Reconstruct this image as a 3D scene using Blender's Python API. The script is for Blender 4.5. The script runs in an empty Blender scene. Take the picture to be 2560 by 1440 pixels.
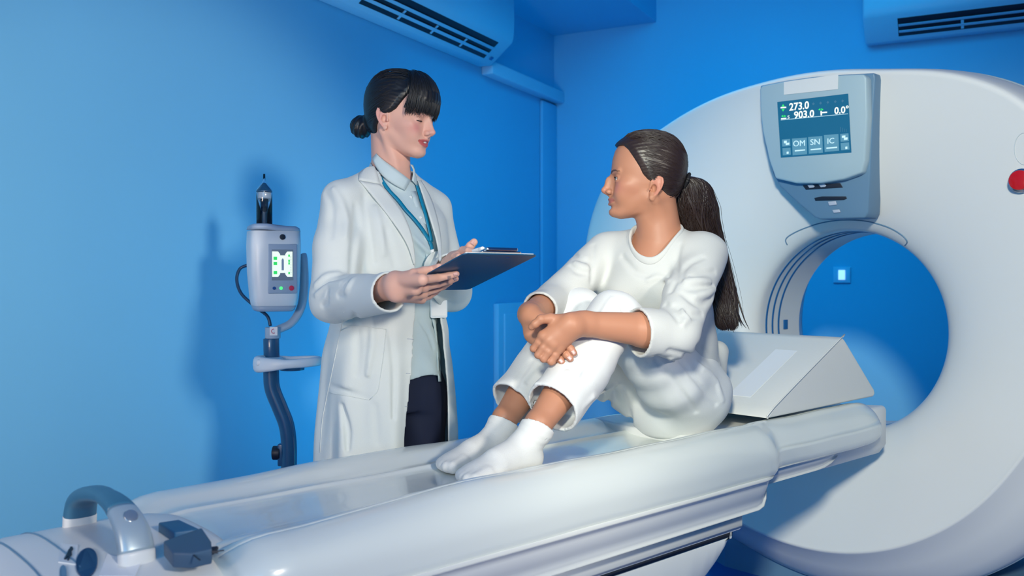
import bpy, bmesh, math
import numpy as np
from mathutils import Vector, Matrix

# ------------------------------------------------------------------ camera, exposure
sc = bpy.context.scene
FPX = 2264.0; CAM_H = 1.17; PITCH = math.atan(30/2264.0)
cam_d = bpy.data.cameras.new('camera'); cam = bpy.data.objects.new('camera', cam_d)
sc.collection.objects.link(cam); sc.camera = cam
cam.location = (0, 0, CAM_H); cam.rotation_euler = (math.pi/2-PITCH, 0, 0)
cam_d.sensor_width = 36.0; cam_d.lens = 36.0*FPX/2560.0
cam_d.clip_start = 0.05; cam_d.clip_end = 60
cam_d.dof.use_dof = True; cam_d.dof.focus_distance = 2.35; cam_d.dof.aperture_fstop = 4.5
sc.view_settings.view_transform = 'Standard'; sc.view_settings.look = 'None'
sc.view_settings.gamma = 1.0; sc.view_settings.use_curve_mapping = False
sc.view_settings.exposure = 0.0
# room frame: K is the far corner, RA runs along the back wall, RB along the left wall towards the camera
K = Vector((0.277, 5.98, 0)); RA = Vector((.888, -.459, 0)).normalized(); RB = Vector((-.459, -.888, 0)).normalized()
def RM(a, b, z): 
    v = K+RA*a+RB*b; return Vector((v.x, v.y, z))
# world: a faint blue, the room is closed
w = bpy.data.worlds.new('world'); sc.world = w; w.use_nodes = True
w.node_tree.nodes['Background'].inputs[0].default_value = (0.02, 0.15, 0.6, 1)
w.node_tree.nodes['Background'].inputs[1].default_value = 0.3
def area(name, loc, target, size, power, col, size_y=None, spread=math.pi):
    d = bpy.data.lights.new(name, 'AREA'); d.energy = power; d.color = col; d.size = size
    if size_y: d.shape = 'RECTANGLE'; d.size_y = size_y
    d.spread = spread
    o = bpy.data.objects.new(name, d); sc.collection.objects.link(o); o.location = loc
    o.rotation_euler = (Vector(target)-Vector(loc)).to_track_quat('-Z', 'Y').to_euler(); return o
def spot(name, loc, target, angle, blend, power, col, radius):
    d = bpy.data.lights.new(name, 'SPOT'); d.energy = power; d.color = col; d.spot_size = math.radians(angle)
    d.spot_blend = blend; d.shadow_soft_size = radius
    o = bpy.data.objects.new(name, d); sc.collection.objects.link(o); o.location = loc
    o.rotation_euler = (Vector(target)-Vector(loc)).to_track_quat('-Z', 'Y').to_euler(); return o
WARM = (1.0, .97, .78)
spot('scanner_key_light', (-.55, -1.9, 2.70), (1.62, 3.1, .68), 36, .6, 860, WARM, .2)
spot('people_key_light', (-.05, -.5, 2.30), (-.40, 2.45, 1.42), 22, .8, 22, WARM, .14)
spot('table_boost_light', (.9, -.9, 2.6), (-.15, 1.55, .7), 46, .8, 8, WARM, .2)  # extra spot added to brighten the near end of the table
spot('side_light', (1.9, -1.2, 2.15), (-1.15, 3.0, 1.0), 31, .5, 400, (1.0, .93, .80), .2)
area('wall_wash_light', tuple(RM(1.1, 5.7, 1.2)), tuple(RM(0, 3.1, 1.35)), .5, 7, (1.0, .80, .62), spread=math.radians(100))  # warm light added to brighten the left wall
area('blue_back_light', tuple(RM(1.5, 1.8, 3.05)), tuple(RM(1.2, 0, 1.2)), 1.4, 27, (.0, .54, 1.0), spread=math.radians(120))
area('blue_up_light', tuple(RM(1.1, 2.2, .25)), tuple(RM(.0, 1.9, 2.0)), .7, 9, (.0, .58, 1.0), spread=math.radians(150))
area('blue_fill_light', tuple(RM(2.9, 7.4, 1.8)), tuple(RM(1.6, 1.5, 1.0)), 2.0, 36, (.12, .56, 1.0))

# ------------------------------------------------------------------ helpers
F = Vector((0, math.cos(PITCH), -math.sin(PITCH))); U = Vector((0, math.sin(PITCH), math.cos(PITCH)))
CAMP = Vector((0, 0, CAM_H))
def ray(px, py): return Vector((1, 0, 0))*((px-1280)/FPX)+U*((720-py)/FPX)+F
def P(px, py, Y):
    r = ray(px, py); return CAMP+r*(Y/r.y)
T3 = Vector((.736, .677, 0)); N3 = Vector((.677, -.736, 0)); C3 = Vector((1.287, 3.35, 0))
def TB(L, n, z): 
    v = C3-T3*L+N3*n; return Vector((v.x, v.y, z))
def GN(s, q, z):       # gantry frame: s along its face (right), q into the bore, z up
    v = C3-T3*.083+N3*s+T3*q; return Vector((v.x, v.y, z))
def ray_gantry(px, py, qf):
    r = ray(px, py); q = qf(1.3)
    for _ in range(25):
        t = (q-(CAMP-GN(0, 0, 0)).dot(T3))/r.dot(T3); p = CAMP+r*t; q = qf(p.z)
    d = p-GN(0, 0, 0); return d.dot(N3), q, p.z

def srgb(h):
    h = h.lstrip('#'); c = [int(h[i:i+2], 16)/255 for i in (0, 2, 4)]
    return tuple([(x/12.92 if x <= .04045 else ((x+.055)/1.055)**2.4) for x in c])+(1,)
MATS = {}
def mat(name, col, rough=.5, metal=0, spec=.5, emit=None, es=1, noise=0, bump=0, bscale=200, coat=0, trans=0, sheen=0, sss=0, attr=None, aniso=0):
    if name in MATS: return MATS[name]
    m = bpy.data.materials.new(name); m.use_nodes = True; nt = m.node_tree; b = nt.nodes['Principled BSDF']
    c = srgb(col) if isinstance(col, str) else col
    b.inputs['Base Color'].default_value = c
    b.inputs['Roughness'].default_value = rough; b.inputs['Metallic'].default_value = metal
    b.inputs['Specular IOR Level'].default_value = spec
    b.inputs['Coat Weight'].default_value = coat; b.inputs['Transmission Weight'].default_value = trans
    b.inputs['Sheen Weight'].default_value = sheen; b.inputs['Anisotropic'].default_value = aniso
    if sss:
        b.inputs['Subsurface Weight'].default_value = sss; b.inputs['Subsurface Radius'].default_value = (1, .35, .2); b.inputs['Subsurface Scale'].default_value = .008
    if emit:
        b.inputs['Emission Color'].default_value = srgb(emit); b.inputs['Emission Strength'].default_value = es
    tc = nt.nodes.new('ShaderNodeTexCoord')
    if noise:
        n = nt.nodes.new('ShaderNodeTexNoise'); n.inputs['Scale'].default_value = 3.0; n.inputs['Detail'].default_value = 4
        nt.links.new(tc.outputs['Object'], n.inputs['Vector'])
        mx = nt.nodes.new('ShaderNodeMixRGB'); mx.blend_type = 'MULTIPLY'; mx.inputs['Color1'].default_value = c
        rp = nt.nodes.new('ShaderNodeMapRange'); rp.inputs['To Min'].default_value = 1-noise; rp.inputs['To Max'].default_value = 1.0
        nt.links.new(n.outputs['Fac'], rp.inputs['Value']); mx.inputs['Fac'].default_value = 1
        nt.links.new(rp.outputs[0], mx.inputs['Color2']); nt.links.new(mx.outputs[0], b.inputs['Base Color'])
    if attr:
        a = nt.nodes.new('ShaderNodeAttribute'); a.attribute_name = attr
        nt.links.new(a.outputs['Color'], b.inputs['Base Color'])
    if bump:
        n = nt.nodes.new('ShaderNodeTexNoise'); n.inputs['Scale'].default_value = bscale; n.inputs['Detail'].default_value = 3
        nt.links.new(tc.outputs['Object'], n.inputs['Vector'])
        bp = nt.nodes.new('ShaderNodeBump'); bp.inputs['Strength'].default_value = bump; bp.inputs['Distance'].default_value = .002
        nt.links.new(n.outputs['Fac'], bp.inputs['Height']); nt.links.new(bp.outputs[0], b.inputs['Normal'])
    MATS[name] = m; return m

def tag(o, label=None, cat=None, group=None, kind=None):
    if label: o['label'] = label
    if cat: o['category'] = cat
    if group: o['group'] = group
    if kind: o['kind'] = kind
    return o
def empty(name, loc, label, cat, group=None):
    o = bpy.data.objects.new(name, None); sc.collection.objects.link(o); o.location = loc; o.empty_display_size = .1
    return tag(o, label, cat, group)
def world_loc(o):
    v = Vector((0, 0, 0))
    while o: v = v+Vector(o.location); o = o.parent
    return v
def mesh(name, verts, faces, m, parent=None, smooth=True, label=None):
    """verts are world positions; the object's origin is put at their centre"""
    verts = [Vector(v) for v in verts]
    c = sum(verts, Vector((0, 0, 0)))/len(verts)
    me = bpy.data.meshes.new(name); me.from_pydata([tuple(v-c) for v in verts], [], faces); me.update()
    o = bpy.data.objects.new(name, me); sc.collection.objects.link(o)
    if m: me.materials.append(m)
    if smooth: me.polygons.foreach_set('use_smooth', [True]*len(me.polygons))
    if parent: o.parent = parent; o.location = c-world_loc(parent)
    else: o.location = c
    if label: o['label'] = label
    return o
def fixn(o):
    bm = bmesh.new(); bm.from_mesh(o.data); bmesh.ops.recalc_face_normals(bm, faces=bm.faces); bm.to_mesh(o.data); bm.free(); return o
def bevel(o, wd, seg=3, ang=30):
    md = o.modifiers.new('bevel', 'BEVEL'); md.width = wd; md.segments = seg; md.limit_method = 'ANGLE'; md.angle_limit = math.radians(ang)
    md.harden_normals = False; return o
def loft(name, rings, m, parent=None, cap=True, smooth=True, closed=True, label=None, loop=False):
    n = len(rings[0]); V = [p for r in rings for p in r]; Fc = []
    R = len(rings)
    for i in range(R if loop else R-1):
        for j in range(n if closed else n-1):
            a = i*n+j; b = i*n+(j+1) % n; i2 = (i+1) % R; Fc.append((a, b, i2*n+(j+1) % n, i2*n+j))
    if cap and closed and not loop:
        Fc.append(tuple(range(n))[::-1]); Fc.append(tuple((R-1)*n+j for j in range(n)))
    return fixn(mesh(name, V, Fc, m, parent, smooth, label))
def circ(c, u, v, r1, r2=None, n=24, p=2.0):
    r2 = r1 if r2 is None else r2; out = []
    for k in range(n):
        a = 2*math.pi*k/n; ca, sa = math.cos(a), math.sin(a)
        out.append(Vector(c)+Vector(u)*(r1*math.copysign(abs(ca)**(2/p), ca))+Vector(v)*(r2*math.copysign(abs(sa)**(2/p), sa)))
    return out
def catmull(pts, k=6):
    pts = [Vector(p) for p in pts]; out = []
    for i in range(len(pts)-1):
        p0 = pts[max(i-1, 0)]; p1 = pts[i]; p2 = pts[i+1]; p3 = pts[min(i+2, len(pts)-1)]
        for j in range(k):
            t = j/k
            out.append(.5*((2*p1)+(p2-p0)*t+(2*p0-5*p1+4*p2-p3)*t*t+(3*p1-p0-3*p2+p3)*t**3))
    out.append(pts[-1]); return out
def tube(name, pts, r, m, parent=None, n=16, k=6, flat=1.0, up=None, label=None, p=2.0):
    path = catmull(pts, k) if k > 1 else [Vector(q) for q in pts]
    N = len(path); rs = r if callable(r) else (lambda t: r)
    rings = []; upv = Vector(up) if up else Vector((.03, .05, 1)).normalized()
    pu = None
    for i in range(N):
        t = (path[min(i+1, N-1)]-path[max(i-1, 0)]).normalized()
        if pu is None:
            u = t.cross(upv)
            if u.length < .05: u = t.cross(Vector((1, 0, 0)))
            u.normalize()
        else: u = (pu-t*pu.dot(t)).normalized()
        pu = u; v = u.cross(t).normalized(); rr = rs(i/(N-1))
        rings.append(circ(path[i], u, v, rr*flat, rr, n, p))
    return loft(name, rings, m, parent, label=label)
def box(name, c, u, v, w_, su, sv, sw, m, parent=None, bev=0, seg=3, label=None):
    """centre c, axes u v w_, full sizes"""
    c = Vector(c); V = []
    for a in (-1, 1):
        for b in (-1, 1):
            for d in (-1, 1): V.append(c+Vector(u)*(a*su/2)+Vector(v)*(b*sv/2)+Vector(w_)*(d*sw/2))
    Fc = [(0, 1, 3, 2), (4, 6, 7, 5), (0, 4, 5, 1), (2, 3, 7, 6), (0, 2, 6, 4), (1, 5, 7, 3)]
    o = fixn(mesh(name, V, Fc, m, parent, bev > 0, label))
    if bev: bevel(o, bev, seg)
    return o
def prism(name, poly, off, m, parent=None, bev=0, seg=3, label=None, smooth=None):
    """poly: world points of one face, off: extrusion vector (or function of the point)"""
    n = len(poly); V = [Vector(p) for p in poly]
    V += [v+(off(v) if callable(off) else Vector(off)) for v in V[:n]]
    Fc = [tuple(range(n)), tuple(range(2*n-1, n-1, -1))]+[(i, (i+1) % n, n+(i+1) % n, n+i) for i in range(n)]
    o = fixn(mesh(name, V, Fc, m, parent, bev > 0 if smooth is None else smooth, label))
    if bev: bevel(o, bev, seg, 40)
    return o
def cyl(name, a, b, r, m, parent=None, n=28, r2=None, bev=0, label=None):
    a, b = Vector(a), Vector(b); t = (b-a).normalized(); u = t.cross(Vector((0, 0, 1)))
    if u.length < .01: u = Vector((1, 0, 0))
    u.normalize(); v = t.cross(u)
    o = loft(name, [circ(a, u, v, r, n=n), circ(b, u, v, r if r2 is None else r2, n=n)], m, parent, label=label)
    bevel(o, bev if bev else min(r*.08, .002), 2); return o
def text(name, s, size, origin, right, up, m, parent, depth=.0004, bold=False, xs=1.0, label=None):
    cu = bpy.data.curves.new(name, 'FONT'); cu.body = s; cu.size = size; cu.extrude = depth; cu.resolution_u = 3
    if bold: cu.offset = size*.018
    o = bpy.data.objects.new(name, cu); sc.collection.objects.link(o)
    dg = bpy.context.evaluated_depsgraph_get(); me = bpy.data.meshes.new_from_object(o.evaluated_get(dg))
    bpy.data.objects.remove(o); bpy.data.curves.remove(cu)
    if not len(me.vertices): return None
    r = Vector(right).normalized(); u = Vector(up).normalized(); nn = r.cross(u)
    V = [Vector(origin)+r*(v.co.x*xs)+u*v.co.y+nn*v.co.z for v in me.vertices]
    Fc = [tuple(p.vertices) for p in me.polygons]
    bpy.data.meshes.remove(me)
    return mesh(name, V, Fc, m, parent, False, label)

# ------------------------------------------------------------------ materials
M_wall = mat('wall_paint', (.19, .54, .80, 1), .75, noise=.04, bump=.15, bscale=60)
M_ceil = mat('ceiling_paint', (.16, .56, .84, 1), .8, noise=.03)
M_floor = mat('floor_vinyl', (.02, .12, .45, 1), .25, noise=.1)
M_white = mat('scanner_white', (.80, .80, .78, 1), .32, noise=.02)
M_plast = mat('table_white', (.74, .75, .75, 1), .35, noise=.03)
M_sheet = mat('table_cover', (.72, .76, .74, 1), .24, coat=.4, bump=.12, bscale=6)
M_grey = mat('blue_grey_plastic', (.42, .56, .62, 1), .4)
M_grey2 = mat('darker_blue_grey', (.13, .25, .38, 1), .45)
M_rim = mat('rim_plastic', (.42, .52, .57, 1), .4)
M_dark = mat('dark_slot', (.01, .015, .03, 1), .5)
M_blue = mat('stand_blue', (.02, .09, .2, 1), .3, coat=.3)
M_acw = mat('ac_plastic', (.40, .66, .85, 1), .4)
M_gasket = mat('ring_groove', (.02, .16, .42, 1), .5)

# ------------------------------------------------------------------ room
def slab(name, pts, off, m): 
    o = prism(name, pts, off, m, smooth=False); o['kind'] = 'structure'; return o
A1, B1, ZC = 5.2, 8.2, 3.15
slab('floor', [RM(-.1, -.1, 0), RM(A1+.1, -.1, 0), RM(A1+.1, B1+.1, 0), RM(-.1, B1+.1, 0)], (0, 0, -.1), M_floor)
slab('ceiling', [RM(-.1, -.1, ZC), RM(A1+.1, -.1, ZC), RM(A1+.1, B1+.1, ZC), RM(-.1, B1+.1, ZC)], (0, 0, .1), M_ceil)
slab('wall_left', [RM(0, -.1, 0), RM(0, B1+.1, 0), RM(0, B1+.1, ZC), RM(0, -.1, ZC)], RA*-.1, M_wall)
slab('wall_back', [RM(0, 0, 0), RM(A1, 0, 0), RM(A1, 0, ZC), RM(0, 0, ZC)], RB*-.1, M_wall)
slab('wall_right', [RM(A1, -.1, 0), RM(A1, B1+.1, 0), RM(A1, B1+.1, ZC), RM(A1, -.1, ZC)], RA*.1, M_wall)
slab('wall_front', [RM(0, B1, 0), RM(A1, B1, 0), RM(A1, B1, ZC), RM(0, B1, ZC)], RB*.1, M_wall)
slab('trim_1', [RM(0, 0, 2.75), RM(.70, 0, 2.75), RM(.70, 6.0, 2.75), RM(0, 6.0, 2.75)], (0, 0, ZC-2.75), M_ceil)['label'] = 'dropped ceiling bulkhead in the corner'
# vertical pipe duct in the corner and cable duct under the wall unit
t = tag(prism('pipe_duct', [RM(.001, .001, 0), RM(.022, .001, 0), RM(.022, .22, 0), RM(.001, .22, 0)], (0, 0, 2.29), M_wall, bev=.006), 'blue vertical pipe duct running down the room corner', 'duct')
t = tag(prism('cable_duct', [RM(.001, .001, 2.30), RM(.001, .001, 2.375), RM(.075, .001, 2.375), RM(.075, .001, 2.30)], RB*.98, M_acw, bev=.008), 'pale cable duct on the left wall between the air conditioner and corner', 'duct')
# low access panel on the left wall
pn = empty('access_panel', RM(0, .6, .1), 'low flat blue access panel on the left wall behind the table', 'panel')
def LW(b0, b1, z0, z1, a): return [RM(a, b0, z0), RM(a, b1, z0), RM(a, b1, z1), RM(a, b0, z1)]
prism('panel_frame', LW(.26, .84, .06, 1.01, .0), RA*.035, M_acw, pn, bev=.006)
prism('panel_door', LW(.32, .78, .12, .95, .035), RA*.012, M_acw, pn, bev=.004)
# light switch seen through the bore
sw_ = empty('wall_switch', RM(2.1, 0, 1.17), 'small square wall switch with a highlight painted on its white centre, seen through the scanner bore', 'switch')
cc = P(2105, 687, 5.15); bb = (cc-K).dot(RB); cc = cc-RB*bb; cc = Vector((cc.x, cc.y, 1.176))
sw_.location = cc
box('switch_plate', cc+RB*.006, RA, Vector((0, 0, 1)), RB, .092, .09, .012, mat('switch_plate', (.45, .66, .9, 1), .4), sw_, .003)
box('switch_key', cc+RB*.014, RA, Vector((0, 0, 1)), RB, .036, .055, .006, mat('switch_highlight', (.7, .8, .95, 1), .4, emit='#9CCBFA', es=1.2), sw_, .002)  # reflected highlight on the key, put in as emission; the switch is unlit

# ------------------------------------------------------------------ air conditioners
def air_con(name, o0, along, out, length, zb, label, flip):
    root = empty(name, o0+along*length/2+Vector((0, 0, zb)), label, 'air conditioner', 'wall air conditioners')
    Zv = Vector((0, 0, 1))
    prof = [(0, .015), (.006, .003), (.02, -.003), (.088, -.005), (.094, -.003), (.218, .098), (.226, .108), (.232, .122), (.237, .15), (.240, .22), (.237, .33), (.230, .36), (.215, .378), (.19, .385), (0, .385)]
    def pt(s, p, z): 
        v = o0+along*s+out*p; return Vector((v.x, v.y, zb+z))
    pr = [Vector((p, z, 0)) for p, z in prof]
    rings = [[pt(s, .12+(q.x-.12)*k, .19+(q.y-.19)*k) for q in pr] for s, k in ((0, .97), (.012, 1), (length-.012, 1), (length, .97))]
    b = loft('body', rings, M_acw, root)
    # outlet: dark recess with blue louvres, on the sloped lower front
    d = Vector((.124, .101, 0)).normalized(); n2 = Vector((d.y, -d.x, 0))
    def op(s, t, h): return pt(s, .094+d.x*t+n2.x*h, -.003+d.y*t+n2.y*h)
    s0, s1 = (.17 if flip else .28), length-.12
    prism('outlet', [op(s0, .022, -.006), op(s1, .022, -.006), op(s1, .140, -.006), op(s0, .140, -.006)], (op(0, 0, .0075)-op(0, 0, 0)), M_dark, root, bev=.002)
    for t0 in (.048, .088):
        prism('louvre', [op(s0+.004, t0, .0025), op(s1-.004, t0, .0025), op(s1-.004, t0+.020, .010), op(s0+.004, t0+.020, .010)], (op(0, 0, .003)-op(0, 0, 0)), M_acw, root, bev=.001)
    for k in range(1, 4):
        s = s0+(s1-s0)*k/4
        prism('louvre_clip', [op(s, .03, .002), op(s+.014, .03, .002), op(s+.014, .085, .004), op(s, .085, .004)], (op(0, 0, .003)-op(0, 0, 0)), M_acw, root)
    for s in (.07,) if not flip else (length-.06,):
        cyl('end_cap_dial', pt(s, .236, .10), pt(s, .248, .095), .045, M_acw, root)
    prism('sensor_window', [op(length-.075, .03, .003), op(length-.05, .03, .003), op(length-.05, .05, .003), op(length-.075, .05, .003)], (op(0, 0, .002)-op(0, 0, 0)), M_gasket, root)
    return root
air_con('air_conditioner', RM(0, 2.54, 0), -RB, RA, 1.51, 2.335, 'blue-lit wall air conditioner on the left wall above the doctor', False)
air_con('air_conditioner.001', RM(1.93, 0, 0), RA, RB, 1.5, 2.455, 'blue-lit wall air conditioner on the back wall above the scanner', True)

# ------------------------------------------------------------------ CT gantry
ZG = .974
gantry = empty('ct_scanner', GN(0, .2, 0), 'large white ring-shaped CT scanner standing at the right behind the patient', 'medical scanner')
ANG = [-180, -160, -135, -112.5, -95.8, -78.6, -59.6, -40, -26.8, 0, 25, 47.8, 62, 76.6, 90, 104.6, 118, 132.6, 148, 155.5, 165, 180]
RPL = [1.10, .98, .865, .793, .771, .756, .742, .735, .735, .80, .90, .965, .935, .89, .90, .925, .98, 1.052, 1.16, 1.165, 1.15, 1.10]
def Rp(a):
    a = (a+180) % 360-180; return float(np.interp(a, AX, AY))
AX = np.linspace(-180, 180, 361); base = np.interp(AX, ANG, RPL)
ker = np.hanning(25); ker /= ker.sum(); AY = np.convolve(np.concatenate([base[-31:-1], base, base[1:31]]), ker, 'same')[30:-30]
def Ro(a):
    a = (a+180) % 360-180
    wt = np.interp(a, [-180, -150, -120, -60, -20, 20, 50, 180], [.03, .08, .15, .17, .17, .10, .03, .03])
    r = Rp(a)+wt
    if a < 0: r = min(r, (ZG-.045)/max(.05, -math.sin(math.radians(a))))
    return r
def qsurf(r, rp): 
    t = max(0, min(1, (r-.36)/(rp-.36))); return -.22*t**.42
NA = 180
def ring(rf, qf, zc=ZG):
    out = []
    for k in range(NA):
        a = -180+360*k/NA; r = rf(a); ra = math.radians(a)
        out.append(GN(r*math.cos(ra), qf(a), zc+r*math.sin(ra)))
    return out
rings = []
for q in (.5, .42, .34, .28): rings.append(ring(lambda a, q=q: .36+max(0, q-.28)*.5, lambda a, q=q: q))
for q in (.2, .1, .03): rings.append(ring(lambda a: .36, lambda a, q=q: q))
for t in [0, .002, .006, .012, .02, .04, .07, .11, .16, .22, .3, .4, .5, .6, .7, .8, .88, .94, .97]:
    rings.append(ring(lambda a, t=t: .36+(Rp(a)-.36)*t, lambda a, t=t: -.22*t**.42))
for dr, q in ((.0, -.219), (.008, -.214), (.014, -.203)):
    rings.append(ring(lambda a, dr=dr: Rp(a)+dr-.008, lambda a, q=q: q))
for t, q in ((.35, -.165), (.75, -.10), (.95, -.06), (1.0, -.02)):
    rings.append(ring(lambda a, t=t: Rp(a)+.006+(Ro(a)-Rp(a)-.006)*t, lambda a, q=q: q))
fc = loft('front_cover', rings[3:], M_white, gantry, cap=False)
rr = [ring(lambda a, d=d: Ro(a)+d, lambda a, q=q: q) for d, q in ((-.05, -.02), (-.002, -.015), (.004, -.008), (.004, .12), (.0, .16), (-.05, .165))]
loft('rim_shell', rr, M_rim, gantry, cap=False)
rr = [ring(lambda a, d=d: max(.4, Ro(a)+d), lambda a, q=q: q) for d, q in ((-.05, .163), (-.01, .165), (.0, .18), (-.02, .42), (-.08, .5), (-.3, .54))]+rings[:4]
loft('rear_cover', rr, M_white, gantry, cap=False)
# base foot
def fring(z, k): 
    return [GN(s*k, .2+q*k, z) for s, q in ((-.62, -.18), (-.5, -.24), (.5, -.24), (.62, -.18), (.62, .2), (.5, .26), (-.5, .26), (-.62, .2))]
loft('base', [fring(.0, 1), fring(.10, 1), fring(.16, .96)], M_grey2, gantry, smooth=False)
# bore grooves and laser window
for q in (.03, .075, .12):
    rr = [ring(lambda a, d=d: .3585-d, lambda a, q=q, dq=dq: q+dq) for d, dq in ((0, -.007), (.0008, -.005), (.0008, .005), (0, .007))]
    loft('bore_groove', rr, M_gasket, gantry, cap=False, loop=True)
def onbore(deg, q, inset=.0): 
    a = math.radians(deg); return GN((.36-inset)*math.cos(a), q, ZG+(.36-inset)*math.sin(a))
for (d0, d1, qa, qb) in ((177, 183, .155, .185),):
    V = []; 
    prism('laser_window', [onbore(d0, qa, .001), onbore(d1, qa, .001), onbore(d1, qb, .001), onbore(d0, qb, .001)], N3*.004, M_gasket, gantry, bev=.001)
# curved access hatch seam above the bore
def on_front(px, py, off=.002):
    q = -.1
    for _ in range(30):
        s, _q, z = ray_gantry(px, py, lambda zz: q)
        r = math.hypot(s, z-ZG); q = .6*q+.4*(qsurf(r, Rp(math.degrees(math.atan2(z-ZG, s))))-off)
    return GN(s, q, z)
seam = [(1968, 612), (1964, 600), (1975, 588), (2010, 571), (2060, 556), (2115, 550), (2170, 554), (2220, 568), (2255, 588), (2268, 604), (2262, 614)]
tube('hatch_seam', [on_front(x, y, .0005) for x, y in seam], .0022, M_grey2, gantry, n=6)
# console
QB = lambda z: -.262+(1.86-z)*.135      # base panel front plane
QT = lambda z: -.300+(1.86-z)*.155      # raised bezel plane
def gq(px, py, qf): 
    s, q, z = ray_gantry(px, py, qf); return GN(s, q, z)
con = prism('console_base', [gq(x, y, QB) for x, y in ((1900, 214), (1960, 202), (2030, 192), (2110, 186), (2186, 182), (2188, 196), (2182, 300), (2176, 420), (2170, 530), (2162, 545), (2050, 548), (2036, 543), (1992, 505), (1950, 466), (1934, 440), (1914, 370), (1902, 290))], T3*.09, M_grey2, gantry, bev=.006)
bez = prism('console_bezel', [gq(x, y, QT) for x, y in ((1898, 222), (1904, 214), (1960, 203), (2030, 193), (2110, 187), (2158, 185), (2166, 194), (2168, 290), (2162, 400), (2154, 432), (2110, 448), (2050, 458), (1990, 458), (1938, 446), (1922, 400), (1906, 330), (1900, 280))], T3*.04, M_grey, gantry, bev=.008)
prism('label_tape', [gq(x, y, lambda z: QT(z)-.001) for x, y in ((1960, 205), (2096, 186), (2095, 223), (1960, 237))], T3*-.0008, mat('paper_tape', (.82, .82, .8, 1), .6), bez)
M_scr = mat('display_dark', (.01, .05, .09, 1), .12, emit='#0E5E84', es=.8)
M_glow = mat('display_white', (.5, .5, .5, 1), .5, emit='#E6EFDD', es=.9)
M_dim = mat('display_dim', (.05, .1, .15, 1), .5, emit='#2F7396', es=.6)
M_btn = mat('display_button', (.1, .2, .25, 1), .4, emit='#4585A3', es=.65)
M_btxt = mat('display_button_text', (.4, .5, .5, 1), .5, emit='#B8DCE6', es=.8)
M_green = mat('display_green', (.05, .4, .1, 1), .5, emit='#18C455', es=1.0)
QS = lambda z: QT(z)-.002
scr = prism('display', [gq(x, y, QS) for x, y in ((1943, 255), (2120, 234), (2128, 381), (1952, 394))], T3*.006, M_scr, bez)
def sp(x, y, h=.0006): return gq(1860+x/3.6, 160+y/3.6, lambda z: QS(z)-h)
def quad(name, pts, m, h=.0006):
    return prism(name, [sp(x, y, h) for x, y in pts], T3*-.0004, m, bez)
def stext(name, s, x0, y0, x1, y1, hpx, m, bold=False, xs=None):
    a = sp(x0, y0, .0012); b = sp(x1, y1, .0012); up = sp(x0, y0-40, .0012)-a
    size = hpx/3.6/2264*a.y/.72
    o = text(name, s, size, a, b-a, up, m, bez, bold=bold)
    if o is None: return
    # stretch to the measured width
    me = o.data; r = (b-a).normalized(); xsn = [v.co.dot(r) for v in me.vertices]; w0 = max(xsn)-min(xsn)
    k = (b-a).length/w0; sh = a-(world_loc(o)+r*min(xsn)*1)
    mn = min(xsn)
    for v in me.vertices: v.co += r*((v.co.dot(r)-mn)*(k-1))
    o.location += r*((a-world_loc(o)).dot(r)-mn)
    return o
stext('reading', '273.0', 408, 420, 586, 400, 66, M_glow, True)
stext('reading', '903.0', 452, 490, 632, 474, 62, M_glow, True)
stext('reading', '0.0°', 815, 450, 944, 436, 60, M_glow, True)
stext('reading', 'S', 392, 493, 410, 491, 30, M_glow)
stext('key_text', 'OM', 444, 742, 550, 735, 52, M_btxt)
stext('key_text', 'SN', 598, 729, 684, 723, 52, M_btxt)
stext('key_text', 'IC', 752, 718, 814, 712, 50, M_btxt)
for pts in ([(432, 672), (565, 662), (568, 812), (438, 822)], [(578, 658), (705, 648), (710, 798), (584, 808)], [(720, 640), (850, 630), (856, 780), (726, 792)],
            [(342, 680), (415, 674), (418, 738), (345, 744)], [(346, 758), (418, 752), (422, 816), (350, 823)], [(866, 630), (940, 624), (944, 694), (870, 700)], [(870, 712), (945, 705), (950, 770), (875, 777)]):
    quad('soft_key', pts, M_btn)
quad('divider', [(332, 502), (935, 446), (935, 450), (332, 506)], M_btxt)
for pts in ([(458, 776), (550, 768), (550, 778), (458, 788)], [(600, 766), (695, 757), (695, 768), (600, 777)], [(742, 752), (838, 744), (838, 756), (742, 764)],
            [(360, 692), (385, 690), (385, 712), (360, 714)], [(376, 712), (408, 708), (408, 726), (376, 730)], [(882, 646), (912, 643), (912, 662), (882, 665)], [(900, 664), (932, 660), (932, 680), (900, 684)], [(384, 790), (402, 788), (402, 808), (384, 810)], [(912, 745), (930, 743), (930, 764), (912, 766)]):
    quad('key_caption', pts, M_btxt, .0012)
for pts in ([(338, 384), (352, 360), (366, 382)], [(338, 406), (352, 428), (366, 404)], [(334, 470), (352, 458), (356, 480)], [(360, 458), (382, 468), (362, 480)], [(668, 412), (686, 398), (690, 420)], [(694, 398), (716, 408), (698, 422)]):
    quad('arrow', pts, M_green, .0012)
for pts in ([(330, 388), (380, 384), (380, 396), (330, 400)], [(334, 488), (382, 484), (382, 494), (334, 498)], [(692, 432), (748, 428), (748, 440), (692, 444)], [(688, 424), (700, 423), (702, 462), (690, 463)]):
    quad('couch_icon', pts, M_glow, .0012)
for x in (625, 690, 755, 822, 888): quad('status_icon', [(x-12, 360-(x-625)*.1), (x, 345-(x-625)*.1), (x+12, 358-(x-625)*.1), (x, 372-(x-625)*.1)], M_dim)
for k, h in enumerate((34, 26, 18, 14)): quad('level_bar', [(868+k*17, 600-h), (872+k*17, 600-h), (872+k*17, 610), (868+k*17, 611)], M_dim)
def bp_(pts, name, m, h, th, parent, bev=.001):
    return prism(name, [gq(1860+x/3.6, 160+y/3.6, lambda z: QB(z)-h) for x, y in pts], T3*-th, m, parent, bev=bev)
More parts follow.
